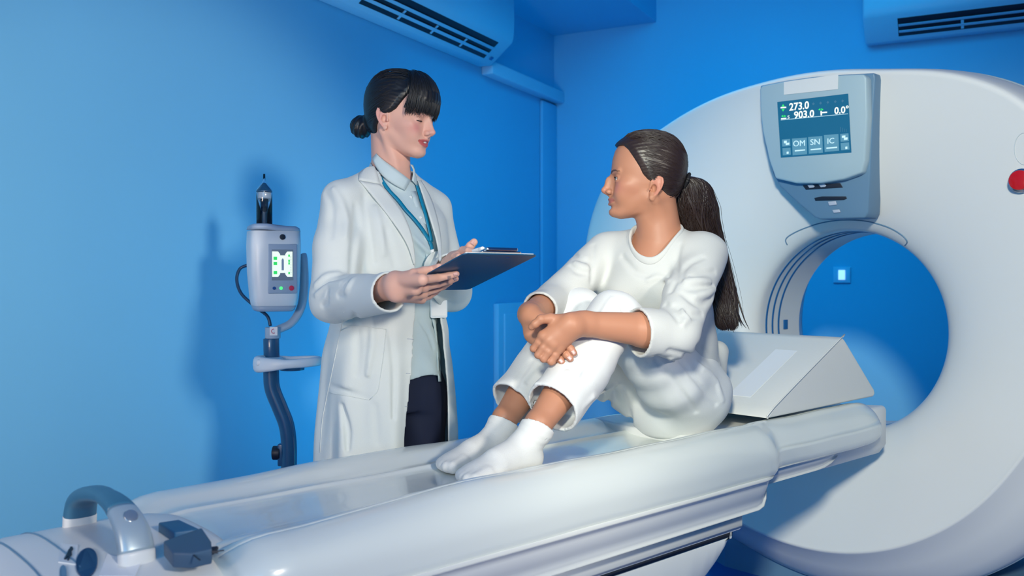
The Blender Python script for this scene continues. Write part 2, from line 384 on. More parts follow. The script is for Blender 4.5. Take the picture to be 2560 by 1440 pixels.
bp_([(530, 1092), (868, 1072), (892, 1112), (560, 1132)], 'indicator_window', M_dark, .0, .003, con)
bp_([(570, 1088), (618, 1083), (638, 1100), (628, 1112), (590, 1116)], 'indicator_lamp', mat('lamp_off', (.45, .5, .6, 1), .3), .003, .002, con)
bp_([(672, 1083), (722, 1078), (742, 1092), (732, 1106), (692, 1110)], 'indicator_lamp', MATS['lamp_off'], .003, .002, con)
bp_([(635, 1206), (705, 1192), (920, 1192), (928, 1212), (900, 1224), (645, 1232)], 'speaker_slot', M_dark, .0, .003, con)
bp_([(758, 1240), (830, 1234), (840, 1268), (770, 1276)], 'button', mat('button_grey', (.5, .55, .65, 1), .4), .0, .005, con, .002)
bp_([(798, 1314), (862, 1308), (873, 1336), (810, 1342)], 'button', MATS['button_grey'], .0, .005, con, .002)
# emergency stop and a round emblem on the right of the face
e = on_front(2556, 452, .0)
cyl('stop_collar', e, e-T3*.012, .036, mat('chrome', (.6, .6, .62, 1), .2, metal=1), gantry)
cyl('stop_button', e-T3*.008, e-T3*.03, .029, mat('red_button', (.55, .005, .01, 1), .3, coat=.4), gantry)
tube('round_hatch', [on_front(2562+26*math.cos(t), 372+40*math.sin(t), .0004) for t in np.linspace(0, 2*math.pi, 33)], .0011, mat('hatch_pale', (.60, .66, .68, 1), .35), gantry, n=6, k=1)

# ------------------------------------------------------------------ patient table
table = empty('patient_table', TB(1.9, 0, 0), 'long white scanner table with a glossy padded top that the patient sits on', 'scanner table')
def sect(name, prof, Ls, m, parent, mod=None, cap=True, k=4, label=None):
    pr = [(v.x, v.y) for v in catmull([Vector((a, b, 0)) for a, b in prof], k)] if k > 1 else prof
    rings = []
    for L in Ls:
        r = []
        for (n, z) in pr:
            if mod: n2, z2 = mod(L, n, z)
            else: n2, z2 = n, z
            r.append(TB(L, n2, z2))
        rings.append(r)
    return loft(name, rings, m, parent, cap=cap, label=label)
# padded top: concave with two raised side rolls, draped sides
top_prof = [(.0, .712), (.07, .713), (.115, .718), (.135, .731), (.155, .735), (.168, .729), (.182, .742), (.203, .762), (.220, .7655), (.224, .7625), (.229, .7665), (.240, .768), (.262, .760), (.290, .738), (.308, .705), (.312, .672), (.306, .640), (.25, .632), (.0, .63),
            (-.25, .632), (-.306, .64), (-.312, .672), (-.306, .70), (-.29, .722), (-.262, .738), (-.235, .743), (-.20, .738), (-.175, .726), (-.15, .716), (-.125, .720), (-.11, .724), (-.095, .716), (-.05, .712)]
def topmod(L, n, z):
    # the cover narrows over the thin cantilevered end, and waves slightly in its length
    k = min(1, max(0, (1.09-L)/.05)); k = k*k*(3-2*k)
    n2 = n*(1-.05*k); z2 = z
    if z < .70 and abs(n) > .2: z2 = z+k*.012
    z2 += .0012*math.sin(L*9+n*14)+.0009*math.sin(L*23-n*9)
    e_ = max(0, (.52-L)/.10)
    if e_ > 0: 
        e_ = min(1, e_); n2 *= 1-.05*e_*e_; z2 = .70+(z2-.70)*(1-.12*e_*e_)
    f_ = max(0, (L-2.50)/.08); f_ = min(1, f_)
    g_ = min(1, max(0, (L-2.1)/.4)); g_ = g_*g_*(3-2*g_)
    if z2 > .715: z2 = .715+(z2-.715)*(1-.42*g_)
    n2 *= 1-.10*f_*f_; z2 = .68+(z2-.68)*(1-.45*f_*f_)
    return n2, z2
Ls = [.42, .425, .44, .46, .49, .52]+list(np.arange(.56, 1.02, .05))+[1.03, 1.05, 1.07, 1.09, 1.12, 1.16, 1.19]+list(np.arange(1.24, 2.5, .05))+[2.5, 2.53, 2.55, 2.57, 2.58]
pad = sect('padded_top', top_prof, Ls, M_sheet, table, topmod, k=3)
# cradle tip beyond the cover
tipp = [(-.235, .745), (-.1, .735), (.1, .735), (.235, .745), (.245, .735), (.245, .62), (.22, .585), (0, .575), (-.22, .585), (-.245, .62), (-.245, .735)]
o = sect('cradle_tip', tipp, [.30, .31, .4, .6, 1.2], M_plast, table, lambda L, n, z: (n*(1-.02*(L < .305)), z), k=1); bevel(o, .01, 3, 40)
# ridge under the cover, carriage and pedestal
rid = [(.0, .645), (.296, .645), (.302, .625), (.298, .60), (.288, .578), (.286, .562), (.27, .556), (.0, .556), (-.27, .556), (-.286, .562), (-.288, .578), (-.298, .60), (-.302, .625), (-.296, .645)]
def rmod(L, n, z):
    e_ = max(0, min(1, (1.14-L)/.10)); return n*(1-.15*e_*e_), .645+(z-.645)*(1-.55*e_*e_)
sect('side_rail', rid, [1.04, 1.045, 1.06, 1.08, 1.11, 1.14, 1.3, 1.8, 2.3, 2.75, 2.78], M_plast, table, rmod, k=3)
rid2 = [(n*.92, .632+(z-.6)*.55) for n, z in rid]
def rmod2(L, n, z):
    e_ = max(0, min(1, (.80-L)/.25)); return n*(1-.2*e_*e_), .66+(z-.66)*(1-.7*e_*e_)
sect('cradle_underside', rid2, [.56, .6, .65, .7, .75, .8, 1.0, 1.3], M_plast, table, rmod2, k=3)
car = [(.0, .575), (.262, .575), (.268, .56), (.268, .515), (.258, .505), (0, .505), (-.258, .505), (-.268, .515), (-.268, .56), (-.262, .575)]
o = sect('carriage', car, [1.175, 1.18, 2.82], M_plast, table, k=1); bevel(o, .006, 3, 35)
slot = [(.0, .51), (.262, .51), (.262, .498), (0, .498), (-.262, .498), (-.262, .51)]
sect('slide_gap', slot, [1.215, 2.80], M_dark, table, k=1)
def bz(L): # underside of the pedestal body rises towards the scanner
    return .50-min(1, max(0, (L-1.22))/.16)**.6*.12-max(0, L-1.38)*.72
ped = []
for L in [1.215, 1.22, 1.23, 1.25, 1.28, 1.32, 1.38, 1.5, 1.65, 1.8, 1.95, 2.05]:
    zb = max(.02, bz(L)); r = []
    for n, z in ((0, .50), (.255, .50), (.262, .49), (.262, zb+.02), (.25, zb), (0, zb), (-.25, zb), (-.262, zb+.02), (-.262, .49), (-.255, .50)): r.append(TB(L, n, z))
    ped.append(r)
ped.append([TB(2.8, n, z if z > .4 else .02) for n, z in ((0, .50), (.255, .50), (.262, .49), (.262, .04), (.25, .02), (0, .02), (-.25, .02), (-.262, .04), (-.262, .49), (-.255, .50))])
o = loft('pedestal', ped, M_plast, table, smooth=True); bevel(o, .006, 2, 45)
sect('plinth', [(-.22, .0), (.22, .0), (.22, .03), (-.22, .03)], [1.9, 2.75], M_grey2, table, k=1)
# strap ends on the cover near the foot
M_strap = mat('strap_blue_grey', (.03, .12, .24, 1), .5)
M_strap2 = mat('strap_dark', (.05, .10, .17, 1), .5)
def at_z(px, py, z):
    r = ray(px, py); t_ = (z-CAM_H)/r.z; return CAMP+r*t_

# foot end housing with the carrying handle
hous = []
def hsec(L):
    tab = [(2.53, .90, .722), (2.56, .95, .727), (2.62, .985, .729), (2.70, .985, .728), (2.80, .975, .727), (2.85, .95, .718), (2.89, .88, .70), (2.92, .76, .66), (2.935, .5, .60)]
    Lx = [t[0] for t in tab]; return float(np.interp(L, Lx, [t[1] for t in tab])), float(np.interp(L, Lx, [t[2] for t in tab]))
def hpt(L, j, off=0.0):
    k, zt = hsec(L); a = 2*math.pi*j/64; ca, sa = math.cos(a), math.sin(a); cz = .56
    return TB(L, (.315+off)*k*math.copysign(abs(ca)**.75, ca), cz+(zt+off-cz)*math.copysign(abs(sa)**.8, sa))
for L in [2.53, 2.54, 2.56, 2.59, 2.62, 2.66, 2.70, 2.73, 2.76, 2.80, 2.83, 2.85, 2.87, 2.89, 2.905, 2.92, 2.93, 2.935]:
    hous.append([hpt(L, j) for j in range(64)])
loft('end_housing', hous, M_plast, table)
for L in (2.765, 2.82):
    tube('housing_seam', [hpt(L, j, .0006) for j in range(0, 33)], .0016, M_grey2, table, n=6, k=1)
HP = [(-.112, .700), (-.110, .735), (-.108, .755), (-.098, .783), (-.075, .803), (-.038, .816), (0, .820), (.038, .815), (.072, .800), (.096, .778), (.108, .750), (.112, .728), (.114, .695)]
def hring(n, z, dn, dz, su, sv):
    c = TB(2.685, n, z); t = (N3*dn+Vector((0, 0, 1))*dz).normalized(); v = t.cross(T3).normalized()
    return circ(c, T3, v, su, sv, 24, 2.6)
HP = [(n*1.25, .70+(z-.70)*.80) for n, z in HP]
path = catmull([Vector((a, b, 0)) for a, b in HP], 5)
def hand_rings(i0, i1, k=1.0):
    out = []
    for i in range(i0, i1):
        a, b = path[max(i-1, 0)], path[min(i+1, len(path)-1)]; f_ = abs(path[i].x)/.14
        out.append(hring(path[i].x, path[i].y, b.x-a.x, b.y-a.y, (.018+.010*f_)*k, (.0115+.004*f_)*k))
    return out
npth = len(path)
loft('handle', hand_rings(8, npth-22), mat('handle_blue_grey', (.045, .16, .27, 1), .4, coat=.1), table)
loft('handle_end', hand_rings(npth-23, npth-8), mat('handle_silver', (.40, .50, .57, 1), .35, metal=.3), table)
loft('handle_post', hand_rings(0, 9, 1.03), M_plast, table); loft('handle_post', hand_rings(npth-9, npth, 1.03), M_plast, table)
pq = path[npth-19]
cq = TB(2.685, pq.x+.010, pq.y+.010); dr_ = (N3*.75+Vector((0, 0, .65))).normalized()
cyl('release_button', cq-dr_*.006, cq+dr_*.004, .011, mat('button_silver', (.5, .55, .58, 1), .25, metal=.8), table)
# label, pictogram and oval button on the housing top
def hq(px, py, off):
    z = .74
    for _ in range(40):
        p = at_z(px, py, z); d = p-C3; n = d.x*N3.x+d.y*N3.y; L = -(d.x*T3.x+d.y*T3.y)
        k, zt = hsec(L); ca = min(1, abs(n)/(.315*k))**(1/.75); sa = math.sqrt(max(0, 1-ca*ca)); z = .7*z+.3*(.56+(zt-.56)*sa**.8+off)
    return p
def decal(name, pts, m, off=.001, parent=table):
    b = [hq(x, y, off) for x, y in pts]; return prism(name, b, (0, 0, -.004), m, parent)
decal('pictogram_plate', [(150, 1358), (195, 1362), (190, 1410), (146, 1404)], mat('sticker_pale', (.70, .74, .78, 1), .45), .0015)
decal('pictogram', [(176, 1366), (181, 1366), (183, 1371), (179, 1376), (180, 1384), (175, 1391), (171, 1400), (168, 1399), (171, 1388), (164, 1397), (160, 1396), (168, 1382), (171, 1374), (174, 1371)], M_dark, .0022)
oval = [(217+27*math.cos(t)-4*math.sin(t), 1405+36*math.sin(t)) for t in np.linspace(0, 2*math.pi, 24, endpoint=False)]
decal('oval_button', oval, mat('button_deep_blue', (.01, .05, .14, 1), .35), .003)
oval = [(158+9*math.cos(t), 1432+20*math.sin(t)) for t in np.linspace(0, 2*math.pi, 20, endpoint=False)]
decal('oval_mark', oval, M_grey2, .002)
decal('label_plate', [(268, 1384), (352, 1408), (338, 1440), (246, 1440)], mat('sticker_white', (.78, .8, .84, 1), .4), .002)
# dark folded strap lying on the cover by the housing
strap = empty('restraint_strap', TB(2.49, .05, .74), 'folded blue-grey restraint strap lying on the table end beside the handle', 'strap')
def sheetpatch(name, pts_px, zf, th, m, parent):
    return prism(name, [at_z(x, y, z) for (x, y), z in zip(pts_px, zf)], (0, 0, -th), m, parent, bev=.003)
sheetpatch('strap_end', [(395, 1306), (448, 1298), (500, 1322), (436, 1330)], (.744, .744, .744, .744), .018, M_strap, strap)
sheetpatch('strap_pad', [(408, 1352), (505, 1318), (528, 1352), (530, 1372), (480, 1384), (432, 1382)], (.752, .756, .756, .750, .744, .744), .024, M_strap2, strap)
sheetpatch('strap_buckle', [(440, 1382), (520, 1366), (548, 1362), (535, 1376), (480, 1386)], (.740, .744, .744, .740, .740), .008, M_dark, strap)
for a, b in (((482, 1386), (545, 1382)), ((482, 1386), (560, 1376)), ((484, 1388), (500, 1400))):
    cyl('strap_cord', at_z(*a, .742), at_z(*b, .742), .0012, M_dark, strap, n=8)

# wedge cushion
cush = empty('wedge_cushion', TB(.65, 0, .768), 'off-white triangular wedge cushion on the table between patient and scanner bore', 'cushion')
M_cush = mat('cushion_vinyl', (.74, .74, .71, 1), .5, bump=.15, bscale=120)
ctr = [(.985, .772), (.955, .800), (.585, .972), (.562, .980), (.545, .972), (.345, .800), (.338, .785), (.35, .776)]
def cside(n, k=1.0): return [TB(.63+(L-.63)*k, n, .86+(z-.86)*k) for L, z in ctr]
o = loft('foam_body', [cside(-.222), cside(.222)], M_cush, cush, smooth=True); bevel(o, .006, 3, 50)
tube('piping', [TB(L+.001*(L-.6), .224, z+.001) for L, z in ctr[:4]], .0022, M_cush, cush, n=8, k=3)
cl = lambda L: .800+(.955-L)/(.955-.585)*(.972-.800)
prism('label_strip', [TB(L, n, cl(L)+.001) for L, n in ((.92, .05), (.66, .05), (.66, .125), (.92, .125))], (0, 0, -.003), mat('label_white', (.86, .86, .86, 1), .35), cush)

# ------------------------------------------------------------------ contrast injector on its stand
IY = 2.85; ip = P(684, 665, IY)
inj = empty('contrast_injector', (ip.x, ip.y, 0), 'white contrast injector with a small touch display on a curved dark blue stand', 'injector')
R_ = Vector((.90, .436, 0)); R_.normalize(); Fn = Vector((R_.y, -R_.x, 0)); Z_ = Vector((0, 0, 1))
mp = IY/FPX   # metres per photo pixel at the stand
M_iw = mat('injector_white', (.78, .82, .86, 1), .4); M_ig = mat('injector_grey', (.36, .45, .58, 1), .4)
def IP(px, py, h=0.0):     # point on the injector's front plane, h in front of it
    r = ray(px, py); base_ = ip+Fn*(.065+h); t_ = (base_-CAMP).dot(Fn)/r.dot(Fn); return CAMP+r*t_
TL, TR, BR, BL = (646, 572), (748, 575), (741, 762), (650, 766)
front = [IP(*p) for p in (TL, (742, 571), (749, 585), (750, 655), (742, 762), BL)]
sec = []
def rrect(w_, d_, n=40, p=4.5, back=.0):
    out = []
    for j in range(n):
        a = 2*math.pi*j/n; ca, sa = math.cos(a), math.sin(a)
        out.append((w_*math.copysign(abs(ca)**(2/p), ca), d_*math.copysign(abs(sa)**(2/p), sa)))
    return out
zc_ = ip.z; ctr_i = Vector((ip.x, ip.y, 0))
rings_ = []
for z, w_, d_ in ((zc_-.128, .060, .052), (zc_-.122, .066, .058), (zc_-.10, .070, .062), (zc_-.02, .077, .066), (zc_+.06, .079, .067), (zc_+.108, .077, .066)):
    rings_.append([ctr_i+R_*(x)+Fn*y+Z_*z for x, y in rrect(w_, d_)])
loft('injector_head', rings_, M_iw, inj)
rings_ = [[ctr_i+R_*x+Fn*y+Z_*(z+.006*(x < -.01)) for x, y in rrect(w_, d_)] for z, w_, d_ in ((zc_+.108, .078, .067), (zc_+.118, .075, .064), (zc_+.124, .066, .055))]
loft('head_lid', rings_, M_ig, inj)
rings_ = [[ctr_i+R_*x+Fn*y+Z_*z for x, y in rrect(w_, d_)] for z, w_, d_ in ((zc_-.142, .052, .045), (zc_-.138, .060, .052), (zc_-.124, .065, .057))]
loft('head_underside', rings_, M_ig, inj)
def ifr(u, v, h): return ctr_i+R_*u+Z_*(zc_+v)+Fn*(.0665+h)
def iq(name, pts, h, th, m, parent=inj, bev=.001): return prism(name, [ifr(u, v, h) for u, v in pts], Fn*-th, m, parent, bev=bev)
def irect(x0, x1, y0, y1): return [(x0, y0), (x1, y0), (x1, y1), (x0, y1)]
bz_ = iq('display_bezel', irect(-.030, .060, -.086, .068), .0016, .01, M_ig, bev=.004)
ds_ = iq('touch_display', irect(-.019, .047, -.045, .050), .0026, .004, mat('injector_display', (.1, .13, .17, 1), .2, emit='#5A6C80', es=.5), bz_)
M_id = mat('injector_display_white', (.6, .65, .6, 1), .4, emit='#E4F2DC', es=.85)
iq('display_pane', [(-.018, -.034), (.000, -.034), (.006, -.026), (.006, .036), (.000, .044), (-.018, .044)], .0032, .0006, M_id, bz_, 0)
iq('display_pane', [(.022, -.026), (.028, -.034), (.044, -.034), (.044, .044), (.028, .044), (.022, .036)], .0032, .0006, M_id, bz_, 0)
iq('display_pane', irect(.006, .022, -.022, .032), .0031, .0006, M_id, bz_, 0)
iq('syringe_icon', [(.0105, -.014), (.0175, -.014), (.0175, .018), (.014, .024), (.0105, .018)], .0036, .0006, M_ig, bz_, 0)
for v in (-.026, .002, .018): iq('mode_icon', irect(-.014, -.003, v, v+.010), .0038, .0006, M_green, bz_, 0)
for v in (-.026, .004, .012, .028): iq('flow_icon', irect(.031, .036, v, v+.007), .0038, .0006, M_green, bz_, 0)
for k in range(12): iq('scale_mark', irect(.037, .041, -.026+k*.005, -.025+k*.005), .0038, .0005, M_ig, bz_, 0)
for u, m_, nm in ((-.012, mat('button_blue', (.01, .08, .3, 1), .3), 'blue_button'), (.009, mat('lamp_green', (.1, .7, .15, 1), .3, emit='#4CE07A', es=1.2), 'green_lamp'), (.041, mat('button_red', (.7, .04, .1, 1), .3), 'red_button')):
    cyl(nm, ifr(u, -.069, -.002), ifr(u, -.069, .004), .008 if nm == 'red_button' else .005, m_, bz_)
cyl('head_knob', ifr(.014, .089, -.006), ifr(.014, .089, .004), .0085, M_dark, inj)
# syringe
sb = ctr_i+R_*-.028+Fn*.0; bz0 = zc_+.118
cyl('syringe_collar', sb+Z_*(bz0-.004), sb+Z_*(bz0+.010), .040, M_ig, inj, r2=.032)
cyl('plunger_rod', sb+Z_*bz0, sb+Z_*(bz0+.098), .0135, mat('rod_black', (.012, .014, .02, 1), .15, coat=.5), inj)
cyl('plunger_ring', sb+Z_*(bz0+.094), sb+Z_*(bz0+.112), .0215, M_iw, inj)
cyl('plunger_tip', sb+Z_*(bz0+.112), sb+Z_*(bz0+.118), .0245, M_blue, inj)
cyl('plunger_cone', sb+Z_*(bz0+.118), sb+Z_*(bz0+.142), .0235, M_blue, inj, r2=.004)
M_clear = mat('clear_plastic', (.9, .95, 1, 1), .05, trans=1.0)
gl = loft('syringe_barrel', [circ(sb+Z_*z, R_, Fn, r, n=28) for z, r in ((bz0+.004, .0245), (bz0+.115, .0245), (bz0+.122, .023), (bz0+.146, .004), (bz0+.17, .0032))], M_clear, inj, cap=False)
sd = gl.modifiers.new('wall', 'SOLIDIFY'); sd.thickness = .0008
# bracket arm curling from the head's right side under to the post
def IA(px, py, dy=0.0): return P(px, py, IY+dy)
arm = [IA(756, 640, .08), IA(759, 660, .07), IA(760, 720, .06), IA(752, 770, .05), IA(730, 806, .03), IA(700, 822, .015), IA(678, 830, 0)]
tube('bracket_arm', arm, .020, mat('arm_grey', (.38, .48, .6, 1), .35), inj, flat=.62, k=8)
cyl('post_collar', IA(682, 818), IA(682, 846), .024, MATS['arm_grey'], inj)
c_ = IA(684, 828); vd = (CAMP-c_).normalized(); vr = Vector((1, 0, 0)); 
box('warning_sticker', c_+vd*.0245, vr, Z_, vd, .024, .026, .002, mat('sticker_paper', (.75, .75, .78, 1), .5), inj)
o = cyl('sticker_ring', c_+vd*.0253, c_+vd*.0262, .0075, mat('sticker_red', (.5, .05, .12, 1), .5), inj)
cyl('sticker_centre', c_+vd*.026, c_+vd*.0266, .0055, MATS['sticker_paper'], inj)
tube('cable', [IA(622, 662, .05), IA(600, 672, .05), IA(592, 700, .04), IA(604, 735, .03), IA(640, 768, .02), IA(668, 790, .0), IA(676, 815, -.005)], .0052, mat('cable_dark', (.01, .05, .12, 1), .4), inj, n=10, k=8)
cyl('post_neck', IA(678, 846), IA(679, 893), .0245, M_blue, inj)
# cup ring around the post
ring_c = IA(722, 906, -.03)
rim_ = []
ax = Vector((1, .12, 0)).normalized(); ay = Vector((-.12, 1, .0)).normalized()
cpath = [ring_c+ax*(.092*math.cos(a))+ay*(.060*math.sin(a))+Z_*(.004*math.cos(a)) for a in np.linspace(0, 2*math.pi, 49)[:-1]]
rg = []
for i in range(48):
    t_ = (cpath[(i+1) % 48]-cpath[i-1]).normalized(); u = t_.cross(Z_).normalized(); a = 2*math.pi*i/48
    fat = 1+.55*max(0, -math.cos(a))
    rg.append(circ(cpath[i], u, Z_, .011*fat, .014+.012*max(0, -math.cos(a)), 14, 2.6))
loft('holder_ring', rg, M_iw, inj, loop=True)
box('holder_tray', ring_c+ax*-.058+Z_*.004, ax, ay, Z_, .07, .10, .022, M_iw, inj, .008)
cyl('cup_well', ring_c+ax*.01-Z_*.024, ring_c+ax*.01+Z_*.004, .038, M_blue, inj)
post = [IA(679, 893, 0), IA(678, 940, 0), IA(682, 975, 0), IA(700, 1020, 0), IA(716, 1062, 0), IA(722, 1110, 0), IA(722, 1180, 0), IA(722, 1300, 0)]
pb = IA(722, 1300, 0)
post += [Vector((pb.x, pb.y, .25)), Vector((pb.x, pb.y, .055))]
tube('post', post, .0245, M_blue, inj, n=20, k=6)
kb = IA(692, 1132)
box('clamp_block', IA(704, 1136), vr, Z_, Vector((0, 1, 0)), .02, .07, .03, M_blue, inj, .004)
cyl('clamp_knob', kb-vr*.012, kb+vr*.012, .022, M_dark, inj)
for k in range(5):
    a = 2*math.pi*k/5+.3; d = Vector((math.cos(a), math.sin(a), 0)); q0 = Vector((pb.x, pb.y, .07))
    l_ = tube('foot', [q0, q0+d*.14+Z_*-.012, q0+d*.26+Z_*-.03], lambda t: .018-.006*t, M_blue, inj, n=10, k=3)
    cyl('castor', q0+d*.25+d.cross(Z_)*.012+Z_*(-.045), q0+d*.25-d.cross(Z_)*.012+Z_*(-.045), .025, M_dark, inj)

# ================================================================== implicit surface modelling
def V3(p): return np.array([p[0], p[1], p[2]], dtype=np.float64)
def smin(a, b, k):
    if k <= 0: return np.minimum(a, b)
    h = np.clip(.5+.5*(b-a)/k, 0, 1); return b*(1-h)+a*h-k*h*(1-h)
def smax(a, b, k): return -smin(-a, -b, k)
class Prim:
    def __init__(s, f, lo, hi): s.f = f; s.lo = np.array(lo, float); s.hi = np.array(hi, float)
def cone(a, b, ra, rb=None, nrm=None, flat=1.0):
    """tapered capsule; with nrm/flat its section is flattened along nrm"""
    a, b = V3(a), V3(b); rb = ra if rb is None else rb; ab = b-a; l2 = max(ab@ab, 1e-12)
    if nrm is not None:
        nv = V3(nrm); nv = nv-ab*(nv@ab)/l2 if l2 > 1e-8 else nv; nv = nv/np.linalg.norm(nv)
    def f(p):
        q = p-a; h = np.clip((q@ab)/l2, 0, 1); d = q-h[:, None]*ab
        r = ra+(rb-ra)*h
        if nrm is None: return np.sqrt((d*d).sum(1))-r
        c = d@nv; m2 = (d*d).sum(1)-c*c
        e = np.sqrt(np.maximum(m2, 0)+(c/flat)**2); g = np.sqrt(np.maximum(m2, 0)+(c/flat/flat)**2)+1e-9
        return (e-r)*np.clip(e/g, flat, 1)
    m = max(ra, rb)
    return Prim(f, np.minimum(a, b)-m, np.maximum(a, b)+m)
def ell(c, r, R=None):
    c = V3(c); r = np.array(r, float); Rm = np.eye(3) if R is None else np.array(R, float)   # rows = axes
    def f(p):
        q = (p-c)@Rm.T; k0 = np.sqrt(((q/r)**2).sum(1)); k1 = np.sqrt(((q/r/r)**2).sum(1))+1e-9
        return k0*(k0-1)/k1
    e = np.sqrt(((Rm.T*r)**2).sum(1))
    return Prim(f, c-e, c+e)
def chain(pts, rs):
    pr = [cone(pts[i], pts[i+1], rs[i], rs[i+1]) for i in range(len(pts)-1)]
    def f(p):
        d = pr[0].f(p)
        for q in pr[1:]: d = np.minimum(d, q.f(p))
        return d
    return Prim(f, np.min([q.lo for q in pr], 0), np.max([q.hi for q in pr], 0))
def stack(O, X, Y, Z, tab, p=2.2):
    """tab rows (z, cx, cy, a, b_front, b_back) in the frame (X left/right, Y front, Z up)"""
    tab = np.array(sorted(tab), float); O = V3(O); B = np.array([V3(X), V3(Y), V3(Z)])
    zz = np.linspace(tab[0, 0], tab[-1, 0], 80); cols = []
    for j in range(1, 6):
        c = np.interp(zz, tab[:, 0], tab[:, j]); c2 = c.copy(); c2[1:-1] = .25*c[:-2]+.5*c[1:-1]+.25*c[2:]; cols.append(c2)
    z0, z1 = tab[0, 0], tab[-1, 0]
    def f(P_):
        q = (P_-O)@B.T; z = np.clip(q[:, 2], z0, z1); cx, cy, a, bf, bb = [np.interp(z, zz, c) for c in cols]
        x = np.abs(q[:, 0]-cx)/a; y = q[:, 1]-cy; b = np.where(y > 0, bf, bb); y = np.abs(y)/b
        k = (x**p+y**p)**(1/p); r = np.minimum(a, b)
        d = (k-1)*np.where(k > 1, r, r)
        ez = np.maximum(z0-q[:, 2], q[:, 2]-z1)
        return np.where(ez > 0, np.sqrt(np.maximum(d, 0)**2+ez**2), np.maximum(d, ez))
    m = np.max(np.abs(tab[:, 3:]))+np.max(np.abs(tab[:, 1:3])); cs = [O+B[2]*z for z in (z0, z1)]
    e = np.abs(B.T)@np.array([m, m, 0.01])
    return Prim(f, np.min(cs, 0)-e, np.max(cs, 0)+e)
class Field:
    """an ordered list of smooth operations, each only evaluated near its own bounds"""
    def __init__(s): s.ops = []
    def add(s, pr, k=.01): s.ops.append(('+', pr, k)); return s
    def sub(s, pr, k=.005): s.ops.append(('-', pr, k)); return s
    def mod(s, f, lo, hi): s.ops.append(('m', Prim(f, lo, hi), 0)); return s
    def ev(s, p, lo=None, hi=None):
        if lo is None: lo, hi = p.min(0), p.max(0)
        d = np.full(len(p), .2)
        for op, pr, k in s.ops:
            g = np.maximum(np.maximum(pr.lo-hi, lo-pr.hi), 0)
            if np.sqrt((g*g).sum()) > max(k, 0)+.03: continue
            if op == '+': d = smin(d, pr.f(p), k)
            elif op == '-': d = smax(d, -pr.f(p), k)
            else: d = pr.f(p, d)
        return d
    def cast(s, px, py, y0=1.5, y1=3.4):
        r = V3(ray(px, py)); o = V3(CAMP); t = y0/r[1]
        for _ in range(160):
            d = s.ev((o+r*t)[None])[0]
            if d < .0004: break
            t += max(d*.7, .0005)/np.linalg.norm(r)
            if t*r[1] > y1: break
        return Vector(o+r*t)
    def bounds(s):
        A = [pr for op, pr, k in s.ops if op == '+']; return np.min([q.lo for q in A], 0)-.02, np.max([q.hi for q in A], 0)+.02
